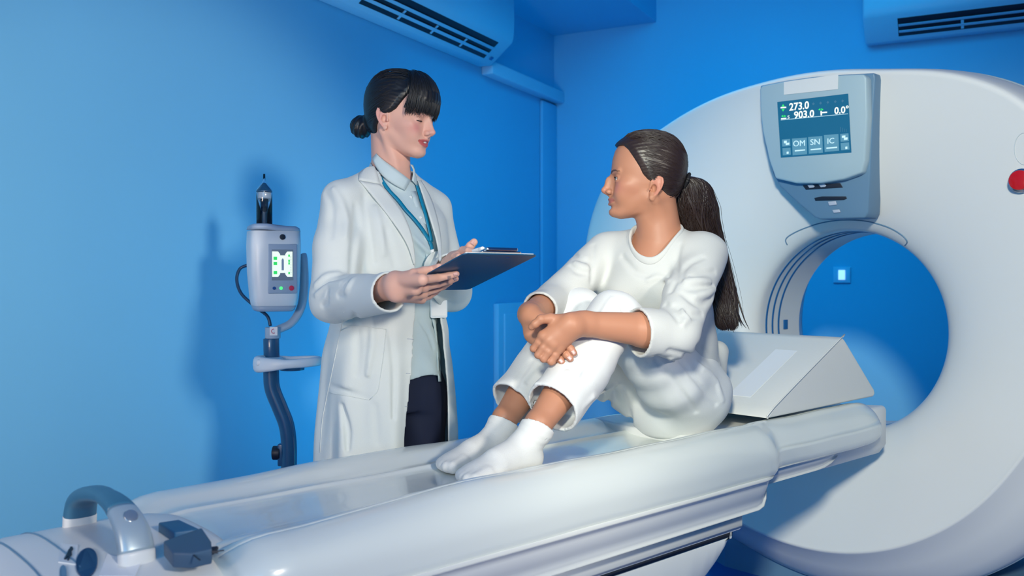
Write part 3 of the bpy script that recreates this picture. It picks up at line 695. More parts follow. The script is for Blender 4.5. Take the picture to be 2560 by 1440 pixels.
def polygonise(F_, h, B=16, slack=1.6, lip=2.2):
    """surface nets over sparse blocks of BxBxB cells"""
    lo, hi = F_.bounds(); nb = np.ceil((hi-lo)/(h*B)).astype(int); bs = h*B
    stride = (nb*B+8).astype(np.int64)
    def gid(i): return (i[:, 0]*stride[1]+i[:, 1])*stride[2]+i[:, 2]
    rng = np.arange(B+1); cx, cy, cz = np.meshgrid(rng, rng, rng, indexing='ij'); loc = np.stack([cx, cy, cz], -1).reshape(-1, 3)
    cells = {}; VI, VP, EF = [], [], []
    # coarse rejection in super blocks
    S = 3; sb = np.ceil(nb/S).astype(int)
    for I in range(sb[0]):
        for J in range(sb[1]):
            for K_ in range(sb[2]):
                idx = np.array([[I*S+a, J*S+b, K_*S+c] for a in range(S) for b in range(S) for c in range(S)])
                idx = idx[(idx < nb).all(1)]
                if not len(idx): continue
                l0 = lo+idx.min(0)*bs; l1 = lo+(idx.max(0)+1)*bs
                cen = lo+(idx+.5)*bs; d = F_.ev(cen, l0, l1)
                keep = idx[np.abs(d) < bs*.87*slack]
                for b in keep:
                    gi = loc+b*B-1    # corners start one cell before so that faces on the low side can be made
                    gi = np.concatenate([gi]); p = lo+gi*h
                    dd = F_.ev(p, p.min(0)-.001, p.max(0)+.001).reshape(B+1, B+1, B+1)
                    if dd.min() > 0 or dd.max() < 0: continue
                    cells[tuple(b)] = dd
    # corner values per block: block b covers corners b*B-1 .. b*B+B-1 (overlap of one)
    for b, D in cells.items():
        b = np.array(b); s = D < 0
        cnt = sum(s[i:B+i, j:B+j, k:B+k].astype(int) for i in (0, 1) for j in (0, 1) for k in (0, 1))
        act = np.argwhere((cnt > 0) & (cnt < 8))
        if not len(act): continue
        acc = np.zeros((len(act), 3)); n = np.zeros(len(act))
        for (c0, c1) in [((i, j, 0), (i, j, 1)) for i in (0, 1) for j in (0, 1)]+[((i, 0, j), (i, 1, j)) for i in (0, 1) for j in (0, 1)]+[((0, i, j), (1, i, j)) for i in (0, 1) for j in (0, 1)]:
            A_ = act+np.array(c0); B_ = act+np.array(c1)
            da = D[A_[:, 0], A_[:, 1], A_[:, 2]]; db = D[B_[:, 0], B_[:, 1], B_[:, 2]]
            m = (da < 0) != (db < 0); t = np.where(m, da/np.where(m, da-db, 1), 0)
            acc += m[:, None]*(np.array(c0)+t[:, None]*(np.array(c1)-np.array(c0))); n += m
        VI.append(gid(act+b*B)); VP.append(lo+(act+b*B-1+acc/n[:, None])*h)
        # faces: edges starting at corner i (local), along each axis, owned when all four cells are known globally
        for ax in range(3):
            sl0 = [slice(0, B)]*3; sl1 = [slice(0, B)]*3; sl1[ax] = slice(1, B+1)
            a_ = s[tuple(sl0)]; b_ = s[tuple(sl1)]; e = np.argwhere(a_ != b_)
            if not len(e): continue
            u, v = (ax+1) % 3, (ax+2) % 3; g = e+b*B; eu = np.eye(3, dtype=int)[u]; ev = np.eye(3, dtype=int)[v]
            q = np.stack([gid(g), gid(g-eu), gid(g-eu-ev), gid(g-ev)], 1)
            fl = a_[e[:, 0], e[:, 1], e[:, 2]]; q[~fl] = q[~fl][:, ::-1]; EF.append(q)
    VI = np.concatenate(VI); VP = np.concatenate(VP); EF = np.concatenate(EF)
    VI, ui = np.unique(VI, return_index=True); VP = VP[ui]
    pos = np.searchsorted(VI, EF); pos = np.clip(pos, 0, len(VI)-1); ok = (VI[pos] == EF).all(1)
    return VP, pos[ok]
def sdf_object(name, F_, h, m, parent=None, smooth_it=1, colour=None, label=None, slack=1.6):
    V, Q = polygonise(F_, h, slack=slack)
    for _ in range(smooth_it):       # light relaxation
        acc = np.zeros_like(V); n = np.zeros(len(V))
        for a, b in ((0, 1), (1, 2), (2, 3), (3, 0)):
            np.add.at(acc, Q[:, a], V[Q[:, b]]); np.add.at(n, Q[:, a], 1); np.add.at(acc, Q[:, b], V[Q[:, a]]); np.add.at(n, Q[:, b], 1)
        V = V*.5+.5*acc/np.maximum(n, 1)[:, None]
    return np_mesh(name, V, Q, m, parent, colour, label)
def np_mesh(name, V, Q, m, parent=None, colour=None, label=None):
    c = V.mean(0); me = bpy.data.meshes.new(name); k = Q.shape[1]
    me.vertices.add(len(V)); me.vertices.foreach_set('co', (V-c).astype(np.float32).ravel())
    me.loops.add(Q.size); me.loops.foreach_set('vertex_index', Q.astype(np.int32).ravel())
    me.polygons.add(len(Q)); me.polygons.foreach_set('loop_start', np.arange(0, Q.size, k, dtype=np.int32))
    me.polygons.foreach_set('use_smooth', np.ones(len(Q), bool)); me.update(calc_edges=True); me.validate()
    if colour is not None:
        a = me.color_attributes.new('tone', 'FLOAT_COLOR', 'POINT'); a.data.foreach_set('color', colour(V).astype(np.float32).ravel())
    me.materials.append(m); o = bpy.data.objects.new(name, me); sc.collection.objects.link(o)
    if parent: o.parent = parent; o.location = Vector(c)-world_loc(parent)
    else: o.location = Vector(c)
    if label: o['label'] = label
    return o
def resamp(pts, n):
    pts = np.array([list(p) for p in pts], float); d = np.r_[0, np.cumsum(np.linalg.norm(np.diff(pts, axis=0), axis=1))]
    t = np.linspace(0, d[-1], n); return np.stack([np.interp(t, d, pts[:, k]) for k in range(pts.shape[1])], 1)
def strip_on(F_, ea, eb, n, m_, off, thick, m, name, parent, label=None, curve=None):
    """a cloth strip between two photo polylines, laid on the surface of F_"""
    A = resamp(ea, n); B = resamp(eb, n); V = []; Fc = []
    for i in range(n):
        for j in range(m_+1):
            q = A[i]+(B[i]-A[i])*j/m_; p = F_.cast(q[0], q[1])
            e = 2*j/m_-1; o_ = off(i/(n-1), j/m_) if callable(off) else off
            V.append(p+(CAMP-p).normalized()*o_)
    # points that missed the surface follow their neighbours, then relax
    V = np.array([list(v) for v in V]).reshape(n, m_+1, 3); med = np.median(V[..., 1]); bad = np.abs(V[..., 1]-med) > .14
    for _ in range(n+m_):
        if not bad.any(): break
        for i, j in np.argwhere(bad):
            nb = [(a, b) for a, b in ((i, j-1), (i, j+1), (i-1, j), (i+1, j)) if 0 <= a < n and 0 <= b <= m_ and not bad[a, b]]
            if nb: V[i, j] = np.mean([V[a, b] for a, b in nb], 0); bad[i, j] = False
    for _ in range(2):
        W = V.copy(); W[1:-1] = .25*V[:-2]+.5*V[1:-1]+.25*V[2:]; V = W
    V = V.reshape(-1, 3)
    for i in range(n-1):
        for j in range(m_): a = i*(m_+1)+j; Fc.append((a, a+1, a+m_+2, a+m_+1))
    o = fixn(mesh(name, [Vector(v) for v in V], Fc, m, parent, True, label))
    s_ = o.modifiers.new('thickness', 'SOLIDIFY'); s_.thickness = thick; s_.offset = 0
    return o
def seam_on(F_, pts, r, m, name, parent, off=.0, n=None):
    P_ = resamp(pts, n or max(4, int(len(pts)*4))); w_ = [F_.cast(q[0], q[1]) for q in P_]
    w_ = [p+(CAMP-p).normalized()*off for p in w_]
    return tube(name, w_, r, m, parent, n=6, k=1)
def fold(F_, G, pts, r, k, depth, y0=1.5, raised=True):
    """trace a fold line from the photo onto field G and press it into (or raise it on) field F_"""
    w_ = []
    P_ = resamp(pts, max(3, len(pts)*2))
    for q in P_:
        p = G.cast(q[0], q[1], y0); w_.append(p-(CAMP-p).normalized()*depth)
    n = len(w_); rs = [r*(.35+.65*math.sin(math.pi*min(1, max(0, (i+.3)/(n-.4))))) for i in range(n)]
    if raised: F_.add(chain(w_, rs), k)
    else: F_.sub(chain(w_, rs), k)

# ------------------------------------------------------------------ head
HT = [  # z, xf, xb, half width, centre x
    (.122, .010, -.030, .016, -.01), (.117, .034, -.052, .036, -.01), (.108, .054, -.070, .051, -.01), (.092, .072, -.086, .064, -.01), (.070, .085, -.098, .071, -.008),
    (.045, .0905, -.102, .0745, -.006), (.022, .0915, -.101, .0745, -.004), (.006, .0865, -.098, .073, -.002), (-.018, .0835, -.092, .0695, .0),
    (-.038, .082, -.082, .0645, .002), (-.055, .0815, -.066, .059, .004), (-.070, .081, -.046, .053, .008), (-.084, .0795, -.026, .046, .012),
    (-.096, .077, .0, .037, .022), (-.104, .070, .022, .026, .036), (-.109, .060, .035, .012, .045)]
def head_base(): return stack((0, 0, 0), (0, 1, 0), (1, 0, 0), (0, 0, 1), [(z, 0, cx, w_, xf-cx, cx-xb) for z, xf, xb, w_, cx in HT], 2.15)
def head_field(kind):
    H = Field(); H.add(head_base(), .0)
    doc = kind == 'doctor'; EX, EY = (.011, -.015) if doc else (0.0, -.029)
    for s in (-1, 1):
        H.add(ell((.046, s*.043, -.026), (.026, .020, .017)), .02)               # cheekbone
        H.add(cone((.0, s*.046, -.052), (.062, s*.016, -.097), .013, .011), .018)  # jaw
        H.add(ell((.055, s*.030, -.050), (.022, .020, .022)), .02)
    H.add(ell((.0695+(0 if doc else .0045), 0, -.0955), (.0165, .019, .0135)), .010)                   # chin
    for s in (-1, 1):
        H.add(cone((.0835, s*.010, .010), (.072, s*.042, .012), .007, .006), .010)   # brow
        H.sub(ell((.0965, s*.0315, -.0100), (.0155, .0165, .0115)), .010)            # socket
        H.sub(ell((.0965, s*.0175, -.010), (.0115, .0050, .012)), .008)
        H.add(ell((.0700, s*.0315, -.0088), (.0134, .0148, .0134)), .0035)          # lids over the eye
    tipx = .112 if doc else .1135
    H.add(cone((.0875, 0, .004), (tipx-.0085, 0, -.034), .0048, .0066), .009)      # nose bridge
    H.add(cone((.0770, 0, .006), (.0885, 0, -.0385), .0085, .0125, nrm=(0, 1, 0), flat=.85), .008)
    if not doc: H.add(ell((.0990, 0, -.014), (.0060, .0048, .012)), .009)
    H.add(ell((tipx-.0065, 0, -.0385), (.0082, .0080, .0072)), .006)
    for s in (-1, 1):
        H.add(ell((.0935, s*.0115, -.0425), (.0095, .0058, .0068)), .0045)
        H.sub(ell((.0995, s*.0062, -.0492), (.0048, .0026, .0032)), .002)
    H.add(cone((tipx-.009, 0, -.044), (.090, 0, -.051), .0035, .0045), .005)
    H.add(ell((.0715, 0, -.0655), (.0165, .026, .019)), .010)                    # muzzle
    lx = 0.0 if doc else .0022
    up = [(-.0285, .0735, -.0635), (-.018, .0825+lx*.5, -.0632), (-.006, .0895+lx, -.0612), (0, .0900+lx, -.0624), (.006, .0895+lx, -.0612), (.018, .0825+lx*.5, -.0632), (.0285, .0735, -.0635)]
    lo_ = [(-.026, .0745, -.0655), (-.015, .0825+lx*.5, -.0725), (0, .0875+lx, -.0755), (.015, .0825+lx*.5, -.0725), (.026, .0745, -.0655)]
    H.add(ell((.0745+lx, 0, -.0675), (.0145, .023, .012)), .008)
    if doc:
        H.sub(cone((.090, -.015, -.0688), (.090, .015, -.0688), .0056), .002)
        H.sub(chain([(.0790, -.026, -.0655), (.0885, -.012, -.0682), (.0885, .012, -.0682), (.0790, .026, -.0655)], [.0022, .0036, .0036, .0022]), .002)
        up = [(y, x, z+.0012) for y, x, z in up]; lo_ = [(y, x-.001, z-.0030) for y, x, z in lo_]
    H.add(chain([(x, y, z) for y, x, z in up], [.0018, .0030, .0034, .0032, .0034, .0030, .0018]), .0022)
    H.add(chain([(x, y, z) for y, x, z in lo_], [.0020, .0040, .0048, .0040, .0020]), .0022)
    if not doc:
        H.sub(chain([(x+.004, y*.98, -.0680) for y, x, z in up], [.0012]*7), .0012)
    H.sub(ell((.0895, 0, -.0835), (.0045, .014, .0035)), .006)
    # eye openings
    for s in (-1, 1):
        R = np.array([[1, 0, 0], [0, 1, 0], [0, 0, 1]], float)
        if doc: H.sub(cone((.0865, s*.0215, -.0125), (.0830, s*.0415, -.0110), .0011, .0011), .001)
        else: H.sub(cone((.0872, s*.0240, -.0095), (.0802, s*.0430, -.0080), .0060, .0042), .001)
    # ears
    for s in (-1, 1):
        def E(x, z, y=0.0): return (-.020+EX+x-.18*z, s*(.0715+y+max(0, -x)*.38), EY+z)
        Fl = lambda: None
        pl = cone(E(-.003, .013, .0035), E(-.002, -.014, .000), .0150, .0115, nrm=(.38, s*1.0, 0), flat=.26)
        H.add(pl, .003)
        H.add(ell((-.024+EX, s*.0665, EY+.001), (.010, .012, .022)), .008)
        H.add(chain([E(.010, .000, .0025), E(.012, .012, .003), E(.007, .024, .004), E(-.004, .0285, .005), E(-.014, .024, .0045), E(-.0180, .013, .0045), E(-.0170, -.001, .004), E(-.012, -.014, .003), E(-.005, -.023, .002)], [.0022, .0027, .0030, .0031, .0031, .0031, .0029, .0028, .0032]), .0022)
        H.add(ell(E(.0, -.0265, .001), (.0065, .0036, .0075)), .004)
        H.add(chain([E(.002, .018, .004), E(-.007, .011, .0055), E(-.0095, .000, .0055), E(-.005, -.011, .0045)], [.0022, .0026, .0026, .0024]), .0025)
        H.sub(ell(E(.001, -.003, .006), (.0072, .0090, .0105)), .002)
        H.sub(ell(E(.005, -.006, .001), (.0040, .0090, .0055)), .002)
        H.add(ell(E(.0105, -.006, .003), (.0028, .0034, .0050)), .003)
        H.sub(chain([E(.005, .019, .009), E(-.006, .0215, .010), E(-.0125, .014, .010), E(-.0135, .000, .009)], [.0014, .0017, .0017, .0013]), .0015)
    return H
class Head:
    def __init__(s, kind, origin, fwd, pitch, roll, scale):
        s.o = V3(origin); s.s = scale; s.kind = kind
        f = V3(fwd); f[2] = 0; f /= np.linalg.norm(f); z = np.array([0, 0, 1.0]); l = np.cross(z, f)
        cp, sp_ = math.cos(pitch), math.sin(pitch); f2 = f*cp+z*sp_; z2 = z*cp-f*sp_
        cr, sr = math.cos(roll), math.sin(roll); l2 = l*cr+z2*sr; z3 = z2*cr-l*sr
        s.R = np.array([f2, l2, z3]); s.F = head_field(kind); s.B = head_base()
    def w(s, x, y, z): return Vector(s.o+s.s*(np.array([x, y, z])@s.R))
    def loc(s, p): return ((p-s.o)@s.R.T)/s.s
    def prim(s):
        def f(p): 
            q = s.loc(p); return s.F.ev(q, q.min(0), q.max(0))*s.s
        e = np.abs(s.R.T)@np.array([.135, .10, .135])*s.s
        return Prim(f, s.o-e, s.o+e)
    def radius(s, D, off=0.0, c=(-.008, 0, .015)):
        """distance from the centre c to the bare skull along unit directions D (head frame)"""
        c = np.array(c); lo = np.full(len(D), .02); hi = np.full(len(D), .20)
        for _ in range(22):
            m = .5*(lo+hi); d = s.B.f(c+D*m[:, None])-off; ins = d < 0; lo = np.where(ins, m, lo); hi = np.where(ins, hi, m)
        return lo
def face_colour(hd, skin, lip, brow, blush, hands=(), extra=None):
    skin = np.array(skin); lip = np.array(lip); brow = np.array(brow); blush = np.array(blush)
    doc = hd.kind == 'doctor'
    def f(V):
        C = np.tile(np.r_[skin, 1.0], (len(V), 1)); q = hd.loc(V); x, y, z = q.T; ay = np.abs(y)
        def mix(m, col, a=1): 
            m = np.clip(m, 0, 1)[:, None]*a; C[:, :3] = C[:, :3]*(1-m)+col*m
        inh = (x > -.06) & (z > -.13) & (z < .13) & (ay < .11)
        g = np.exp(-(((ay-.043)/.016)**2+((z+.032)/.016)**2))*inh*(x > .02); mix(g, blush, .75)
        g = np.exp(-((ay/.012)**2+((z+.040)/.010)**2))*inh*(x > .095); mix(g, blush, .4)
        g = inh*(x < .0)*(ay > .077)*(z > -.05)*(z < .02); mix(g.astype(float), blush, .45)
        # lips
        zc = (-.0655 if not doc else -.067)+.0022*(ay/.0285)**2
        hw = .0285; hu = .0052 if not doc else .0066; hl = .0090 if not doc else .0118
        t = np.sqrt(np.clip(1-(ay/hw)**2, 0, 1)); up = (z-zc)/(hu*t+1e-5); dn = (zc-z)/(hl*t+1e-5)
        m = np.where(z > zc, 1.25-np.abs(up), 1.25-np.abs(dn))*4; m = m*(x > .068)*(ay < hw)*inh; mix(m, lip, .85)
        # brows
        by = np.clip((ay-.012)/.034, 0, 1); bz = .0100+.0065*np.sin(by*math.pi*.75)-.004*by; bw = .0034*(1-.65*by)
        m = (1.3-np.abs(z-bz)/bw)*2.5*((ay > .010) & (ay < .050))*(x > .045)*inh; mix(m, brow, .85)
        # lash line and lid shade
        lz = (-.0125 if doc else -.0052); m = (1.2-np.abs(z-lz-.0008+((ay-.0315)**2)*8)/(.0013))*3*((ay > .0205) & (ay < .0435))*(x > .072)*inh; mix(m, brow*.6, .85)
        g = np.exp(-(((ay-.0315)/.012)**2+((z+.002)/.006)**2))*inh*(x > .07); mix(g, skin*np.array([.70, .58, .62]), .55)
        if extra: extra(V, C, mix)
        return C
    return f
def strands(hd, name, starts, ends, m, parent, off=.009, r=.0010, seg=16, lift=0.0, wob=.02, seed=1, c=(-.008, 0, .015), rtip=.5, col=None):
    """hair tubes that follow the skull from start to end directions (head frame)"""
    rg_ = np.random.default_rng(seed); c = np.array(c); Vv = []; Qq = []; base_ = 0; T_ = np.linspace(0, 1, seg)
    for a, b in zip(starts, ends):
        a = np.array(a, float); b = np.array(b, float); a /= np.linalg.norm(a); b /= np.linalg.norm(b)
        om = math.acos(np.clip(a@b, -1, 1))+1e-6
        D = (np.sin((1-T_)*om)[:, None]*a+np.sin(T_*om)[:, None]*b)/math.sin(om)
        side = np.cross(a, b); side /= np.linalg.norm(side)+1e-9
        D = D+side*(wob*rg_.normal()*np.sin(T_*math.pi)+.25*wob*np.sin(T_*rg_.uniform(4, 9)+rg_.uniform(0, 6)))[:, None]; D /= np.linalg.norm(D, axis=1)[:, None]
        o_ = off*rg_.uniform(.75, 1.1); R_ = hd.radius(D, 0)+o_*np.clip(T_*5+.25, 0, 1)+lift*np.sin(T_*math.pi)
        Pn = hd.o+hd.s*((c+D*R_[:, None])@hd.R)
        base_ = add_tube(Vv, Qq, base_, Pn, r*rg_.uniform(.7, 1.3)*(1-(1-rtip)*np.abs(2*T_-1)**2))
    return np_mesh(name, np.concatenate(Vv), np.concatenate(Qq), m, parent)
def add_tube(Vv, Qq, base_, Pn, rr, n=5):
    Tn = np.gradient(Pn, axis=0); Tn /= np.linalg.norm(Tn, axis=1)[:, None]+1e-9
    u = np.cross(Tn, np.array([.31, .52, .79])); u /= np.linalg.norm(u, axis=1)[:, None]+1e-9; v = np.cross(Tn, u)
    an = np.linspace(0, 2*math.pi, n, endpoint=False)
    ring_ = Pn[:, None]+(u[:, None]*np.cos(an)[None, :, None]+v[:, None]*np.sin(an)[None, :, None])*rr[:, None, None]
    N = len(Pn); Vv.append(ring_.reshape(-1, 3)); i = np.arange(N-1)[:, None]; j = np.arange(n)[None]
    Qq.append((base_+np.stack([i*n+j, i*n+(j+1) % n, (i+1)*n+(j+1) % n, (i+1)*n+j], -1)).reshape(-1, 4)); return base_+N*n
# ------------------------------------------------------------------ hand
def finger(F_, pts, r0, r1, k=.004):
    n = len(pts)
    for i in range(n-1):
        a = r0+(r1-r0)*i/(n-1); b = r0+(r1-r0)*(i+1)/(n-1)
        F_.add(cone(pts[i], pts[i+1], a, b), k if i == 0 else .0015)
        if i > 0: F_.add(ell(pts[i], (a*1.06,)*3), .002)
def nails(name, specs, m, parent):
    """one mesh of small fingernail plates: (tip, dir, up)"""
    bm = []; Fc = []
    for tip, d, up, w_ in specs:
        d = Vector(d).normalized(); up = (Vector(up)-d*Vector(up).dot(d)).normalized(); s = d.cross(up); b0 = len(bm); tip = Vector(tip)
        for i in range(5):
            for j in range(5):
                x = (j/4*2-1); t = i/4
                bm.append(tip+d*(-.010+.0105*t)+s*(x*w_*(.92 if t > .8 else 1))+up*(w_*.16*(1-x*x)+.0004))
        for i in range(4):
            for j in range(4): a = b0+i*5+j; Fc.append((a, a+1, a+6, a+5))
    o = mesh(name, bm, Fc, m, parent); s_ = o.modifiers.new('thick', 'SOLIDIFY'); s_.thickness = .0006; return o

# ================================================================== people: shared materials
SK_P = (.50, .23, .14); SK_D = (.80, .45, .345)
M_skinP = mat('skin_patient', SK_P+(1,), .48, sss=.12, attr='tone', spec=.4)
M_skinD = mat('skin_doctor', SK_D+(1,), .48, sss=.12, attr='tone', spec=.4)
M_hairD = mat('hair_black', (.008, .008, .009, 1), .42, spec=.6)
M_hairP = mat('hair_brown', (.026, .014, .011, 1), .40, spec=.6)
M_eye = mat('eye_white', (.75, .74, .72, 1), .15); M_iris = mat('iris_brown', (.05, .022, .012, 1), .1)
M_nail = mat('fingernail', (.72, .42, .38, 1), .3)
M_tooth = mat('teeth', (.80, .78, .74, 1), .25)
M_lash = mat('eyelash', (.01, .008, .008, 1), .6)
HP = Head('patient', P(1612, 447, 2.45), (-.985, .05, 0), math.radians(4), 0, 1.0)
HD = Head('doctor', P(1003, 292, 2.47), (.92, -.39, 0), math.radians(-7), math.radians(0), .965)
fcP = face_colour(HP, SK_P, (.42, .13, .11), (.03, .016, .012), (.62, .22, .17))
fcD = face_colour(HD, SK_D, (.55, .07, .08), (.035, .022, .02), (.72, .26, .24))
def eyes(hd, parent, gaze, dy=0):
    for s in (-1, 1):
        c = hd.w(.0700, s*.0315, -.0088); g = Vector(gaze).normalized(); u = g.cross(Vector((0, 0, 1))).normalized(); v = u.cross(g)
        R = .0122*hd.s
        rings = [circ(c+g*(R*math.cos(t)), u, v, R*math.sin(t), n=20) for t in np.linspace(.02, math.pi-.02, 14)]
        e = loft('eye', rings, M_eye, parent)
        rings = [circ(c+g*(R*math.cos(t)*1.012), u, v, R*math.sin(t)*1.012, n=20) for t in np.linspace(.01, .50, 5)]
        loft('iris', rings, M_iris, e)

def lashes(hd, parent, down):
    for s in (-1, 1):
        pts = []
        for t in np.linspace(0, 1, 9):
            y = .0200+.0250*t; yy = y-.0315; R_ = .0146
            z = (-.0035-.0015*math.sin(math.pi*t)) if down else (.0040*max(0, math.sin(math.pi*t))**.7+.0004)
            x = .0700+math.sqrt(max(1e-6, R_**2-(yy*.95)**2-z*z)); pts.append(hd.w(x, s*y, z-.0088))
        tube('eyelash', pts, lambda t: .0007+.0005*math.sin(math.pi*t), M_lash, parent, n=6, k=3)
def cover_z(p):
    """height of the padded cover under points p"""
    n = (p[:, 0]-C3.x)*N3.x+(p[:, 1]-C3.y)*N3.y
    tp = sorted([(a, b) for a, b in top_prof if b > .705]); return np.interp(n, [a for a, b in tp], [b for a, b in tp])
def rest(Fd, gap, k=.012):
    lo, hi = Fd.bounds(); Fd.mod(lambda p, d: smax(d, cover_z(p)+gap-p[:, 2], k) if p[:, 2].min() < .80 else d, lo, hi)

# ================================================================== the patient
M_top = mat('jersey_white', (.60, .61, .60, 1), .8, bump=.25, bscale=500, sheen=.1)
M_pants = mat('trouser_white', (.72, .735, .74, 1), .85, bump=.25, bscale=400, sheen=.1)
M_sock = mat('sock_white', (.78, .78, .765, 1), .95, bump=.5, bscale=700)
pat = empty('person', TB(1.15, 0, .735), 'seated', 'person')
pat['label'] = 'seated person in white top, trousers and socks with long dark ponytail, hugging knees'
def vec(*a): return Vector(a)
def lerp(a, b, t): return Vector(a)+(Vector(b)-Vector(a))*t
pelv = vec(.455, 2.58, .845); hipN = pelv+N3*.088; hipF = pelv-N3*.088
kneeN = vec(.253, 2.25, 1.068); kneeF = vec(.171, 2.42, 1.066)
ankN = vec(.058, 2.03, .835); ankF = vec(-.020, 2.22, .815)
shN = P(1762, 634, 2.41); shF = P(1512, 628, 2.54); shC = lerp(shN, shF, .5)
elN = P(1682, 832, 2.20); wrN = P(1432, 806, 2.085)
elF = P(1388, 752, 2.42); wrF = P(1326, 786, 2.215)
cf = vec(-.42, -.9, 0).normalized()      # chest forward
def foot(Fd, ank, heel, toe, r=1.0, grow=.0, zoff=0):
    d = (toe-heel); d.z = 0; L_ = d.length; d.normalize(); s = Vector((d.y, -d.x, 0))
    h0 = heel+d*.030; a = lambda u, v, z: heel+d*(L_*u)+s*v+vec(0, 0, z)
    g = grow
    Fd.add(cone(ank+vec(0, 0, .004), a(.22, 0, .045), .029+g, .030+g), .012)
    Fd.add(ell(a(.13, 0, .030), (.033+g, .033+g, .032+g)), .015)
    Fd.add(cone(a(.20, 0, .050), a(.55, 0, .034), .031+g, .029+g, nrm=(0, 0, 1), flat=.95), .02)
    Fd.add(cone(a(.16, 0, .022), a(.68, .004, .020), .027+g, .036+g, nrm=(0, 0, 1), flat=.55), .02)
    Fd.add(cone(a(.66, .004, .022), a(.80, .004, .017), .040+g, .038+g, nrm=(0, 0, 1), flat=.45), .015)
    for v, u, rr in ((-.026, .93, .0125), (-.010, .95, .0105), (.006, .925, .010), (.020, .895, .0095), (.032, .86, .009)):
        Fd.add(cone(a(.78, v*.9, .018), a(u, v, .013), rr+g+.002, rr+g), .006)
heelN = vec(.056, 2.062, .734); toeN = vec(-.107, 1.872, .738)
heelF = vec(-.012, 2.255, .716); toeF = vec(-.165, 2.085, .718)
def limb_body(Fd):
    Fd.add(cone(pelv+vec(0, 0, .0), lerp(pelv, shC, .35), .135, .115, nrm=-T3, flat=.72), .03)
    Fd.add(cone(lerp(pelv, shC, .35), lerp(pelv, shC, .78), .110, .115, nrm=cf, flat=.70), .03)
    Fd.add(cone(shF+vec(.03, -.0, -.03), shN+vec(-.03, .01, -.03), .045, .045), .03)
    for h_, k_, a_ in ((hipN, kneeN, ankN), (hipF, kneeF, ankF)):
        Fd.add(cone(h_, k_, .085, .055), .03); Fd.add(cone(k_, lerp(k_, a_, .35), .052, .053), .02); Fd.add(cone(lerp(k_, a_, .35), lerp(k_, a_, .97), .053, .031), .02)
limb = Field(); limb_body(limb)
B_ = limb
B_.add(HP.prim(), .0)
nb_ = lerp(shC, P(1652, 585, 2.475), 1.0); nk0 = HP.w(-.030, 0, -.050)
B_.add(cone(nk0, nb_+vec(0, .0, .0), .0545, .056), .022)
B_.add(cone(HP.w(-.008, 0, -.072), lerp(nk0, nb_, .75)+cf*.02, .036, .044), .022)
B_.add(cone(nb_+vec(.0, .02, -.02), shN+vec(-.03, .01, -.012), .050, .036), .03); B_.add(cone(nb_+vec(0, .02, -.02), shF+vec(.03, .01, -.012), .050, .036), .03)
B_.add(cone(nb_+cf*.020+vec(0, 0, -.035), shC+cf*.028+vec(0, 0, -.05), .056, .070), .04)
B_.add(chain([HP.w(-.026, .052, -.062), nb_+cf*.036+Vector((.9, -.42, 0))*.012+vec(0, 0, .01)], [.012, .009]), .022)   # neck muscle
# arms
B_.add(cone(shN+vec(0, 0, -.01), elN, .040, .038), .02); B_.add(cone(shF+vec(0, 0, -.01), elF, .040, .038), .02)
B_.add(cone(elN, lerp(elN, wrN, .30), .041, .0415), .01); B_.add(cone(lerp(elN, wrN, .30), lerp(elN, wrN, .93), .0415, .0270, nrm=(0, -1, .1), flat=.88), .012)
B_.add(cone(elF, lerp(elF, wrF, .4), .040, .040), .02); B_.add(cone(lerp(elF, wrF, .4), wrF, .039, .029), .02)
# left hand (near), laid over the right
def HPt(x, y, Y): return P(1280+x/7.2, 740+y/7.2, Y)
kn = [HPt(560, 715, 2.078), HPt(655, 795, 2.070), HPt(745, 870, 2.070), HPt(850, 935, 2.078)]
wl = [HPt(1040, 470, 2.078), HPt(1060, 510, 2.072), HPt(1090, 560, 2.074), HPt(1120, 610, 2.080)]
for a, b in zip(wl, kn): B_.add(cone(a, b, .0185, .0125), .016)
B_.add(cone(lerp(elN, wrN, .88), wl[1], .0275, .024, nrm=(0, -1, 0), flat=.85), .014)
B_.add(cone(HPt(930, 560, 2.085), HPt(760, 740, 2.088), .026, .022), .014)
for q in kn: B_.add(ell(q+vec(0, -.004, 0), (.0105,)*3), .006)
F_ends = [[HPt(470, 840, 2.070), HPt(390, 945, 2.084), HPt(460, 985, 2.115)], [HPt(560, 930, 2.060), HPt(470, 1060, 2.072), HPt(540, 1090, 2.108)],
          [HPt(665, 1000, 2.058), HPt(570, 1130, 2.070), HPt(640, 1150, 2.105)], [HPt(770, 1070, 2.066), HPt(705, 1180, 2.075), HPt(760, 1180, 2.104)]]
for q, (a, b, c_) in zip(kn, F_ends): finger(B_, [q, lerp(q, b, .5)+vec(0, -.002, .0), b, c_], .0102, .0078, .005)
finger(B_, [HPt(900, 450, 2.085), HPt(690, 405, 2.080), HPt(520, 420, 2.072), HPt(415, 505, 2.072), HPt(352, 558, 2.076)], .0135, .0080, .010)
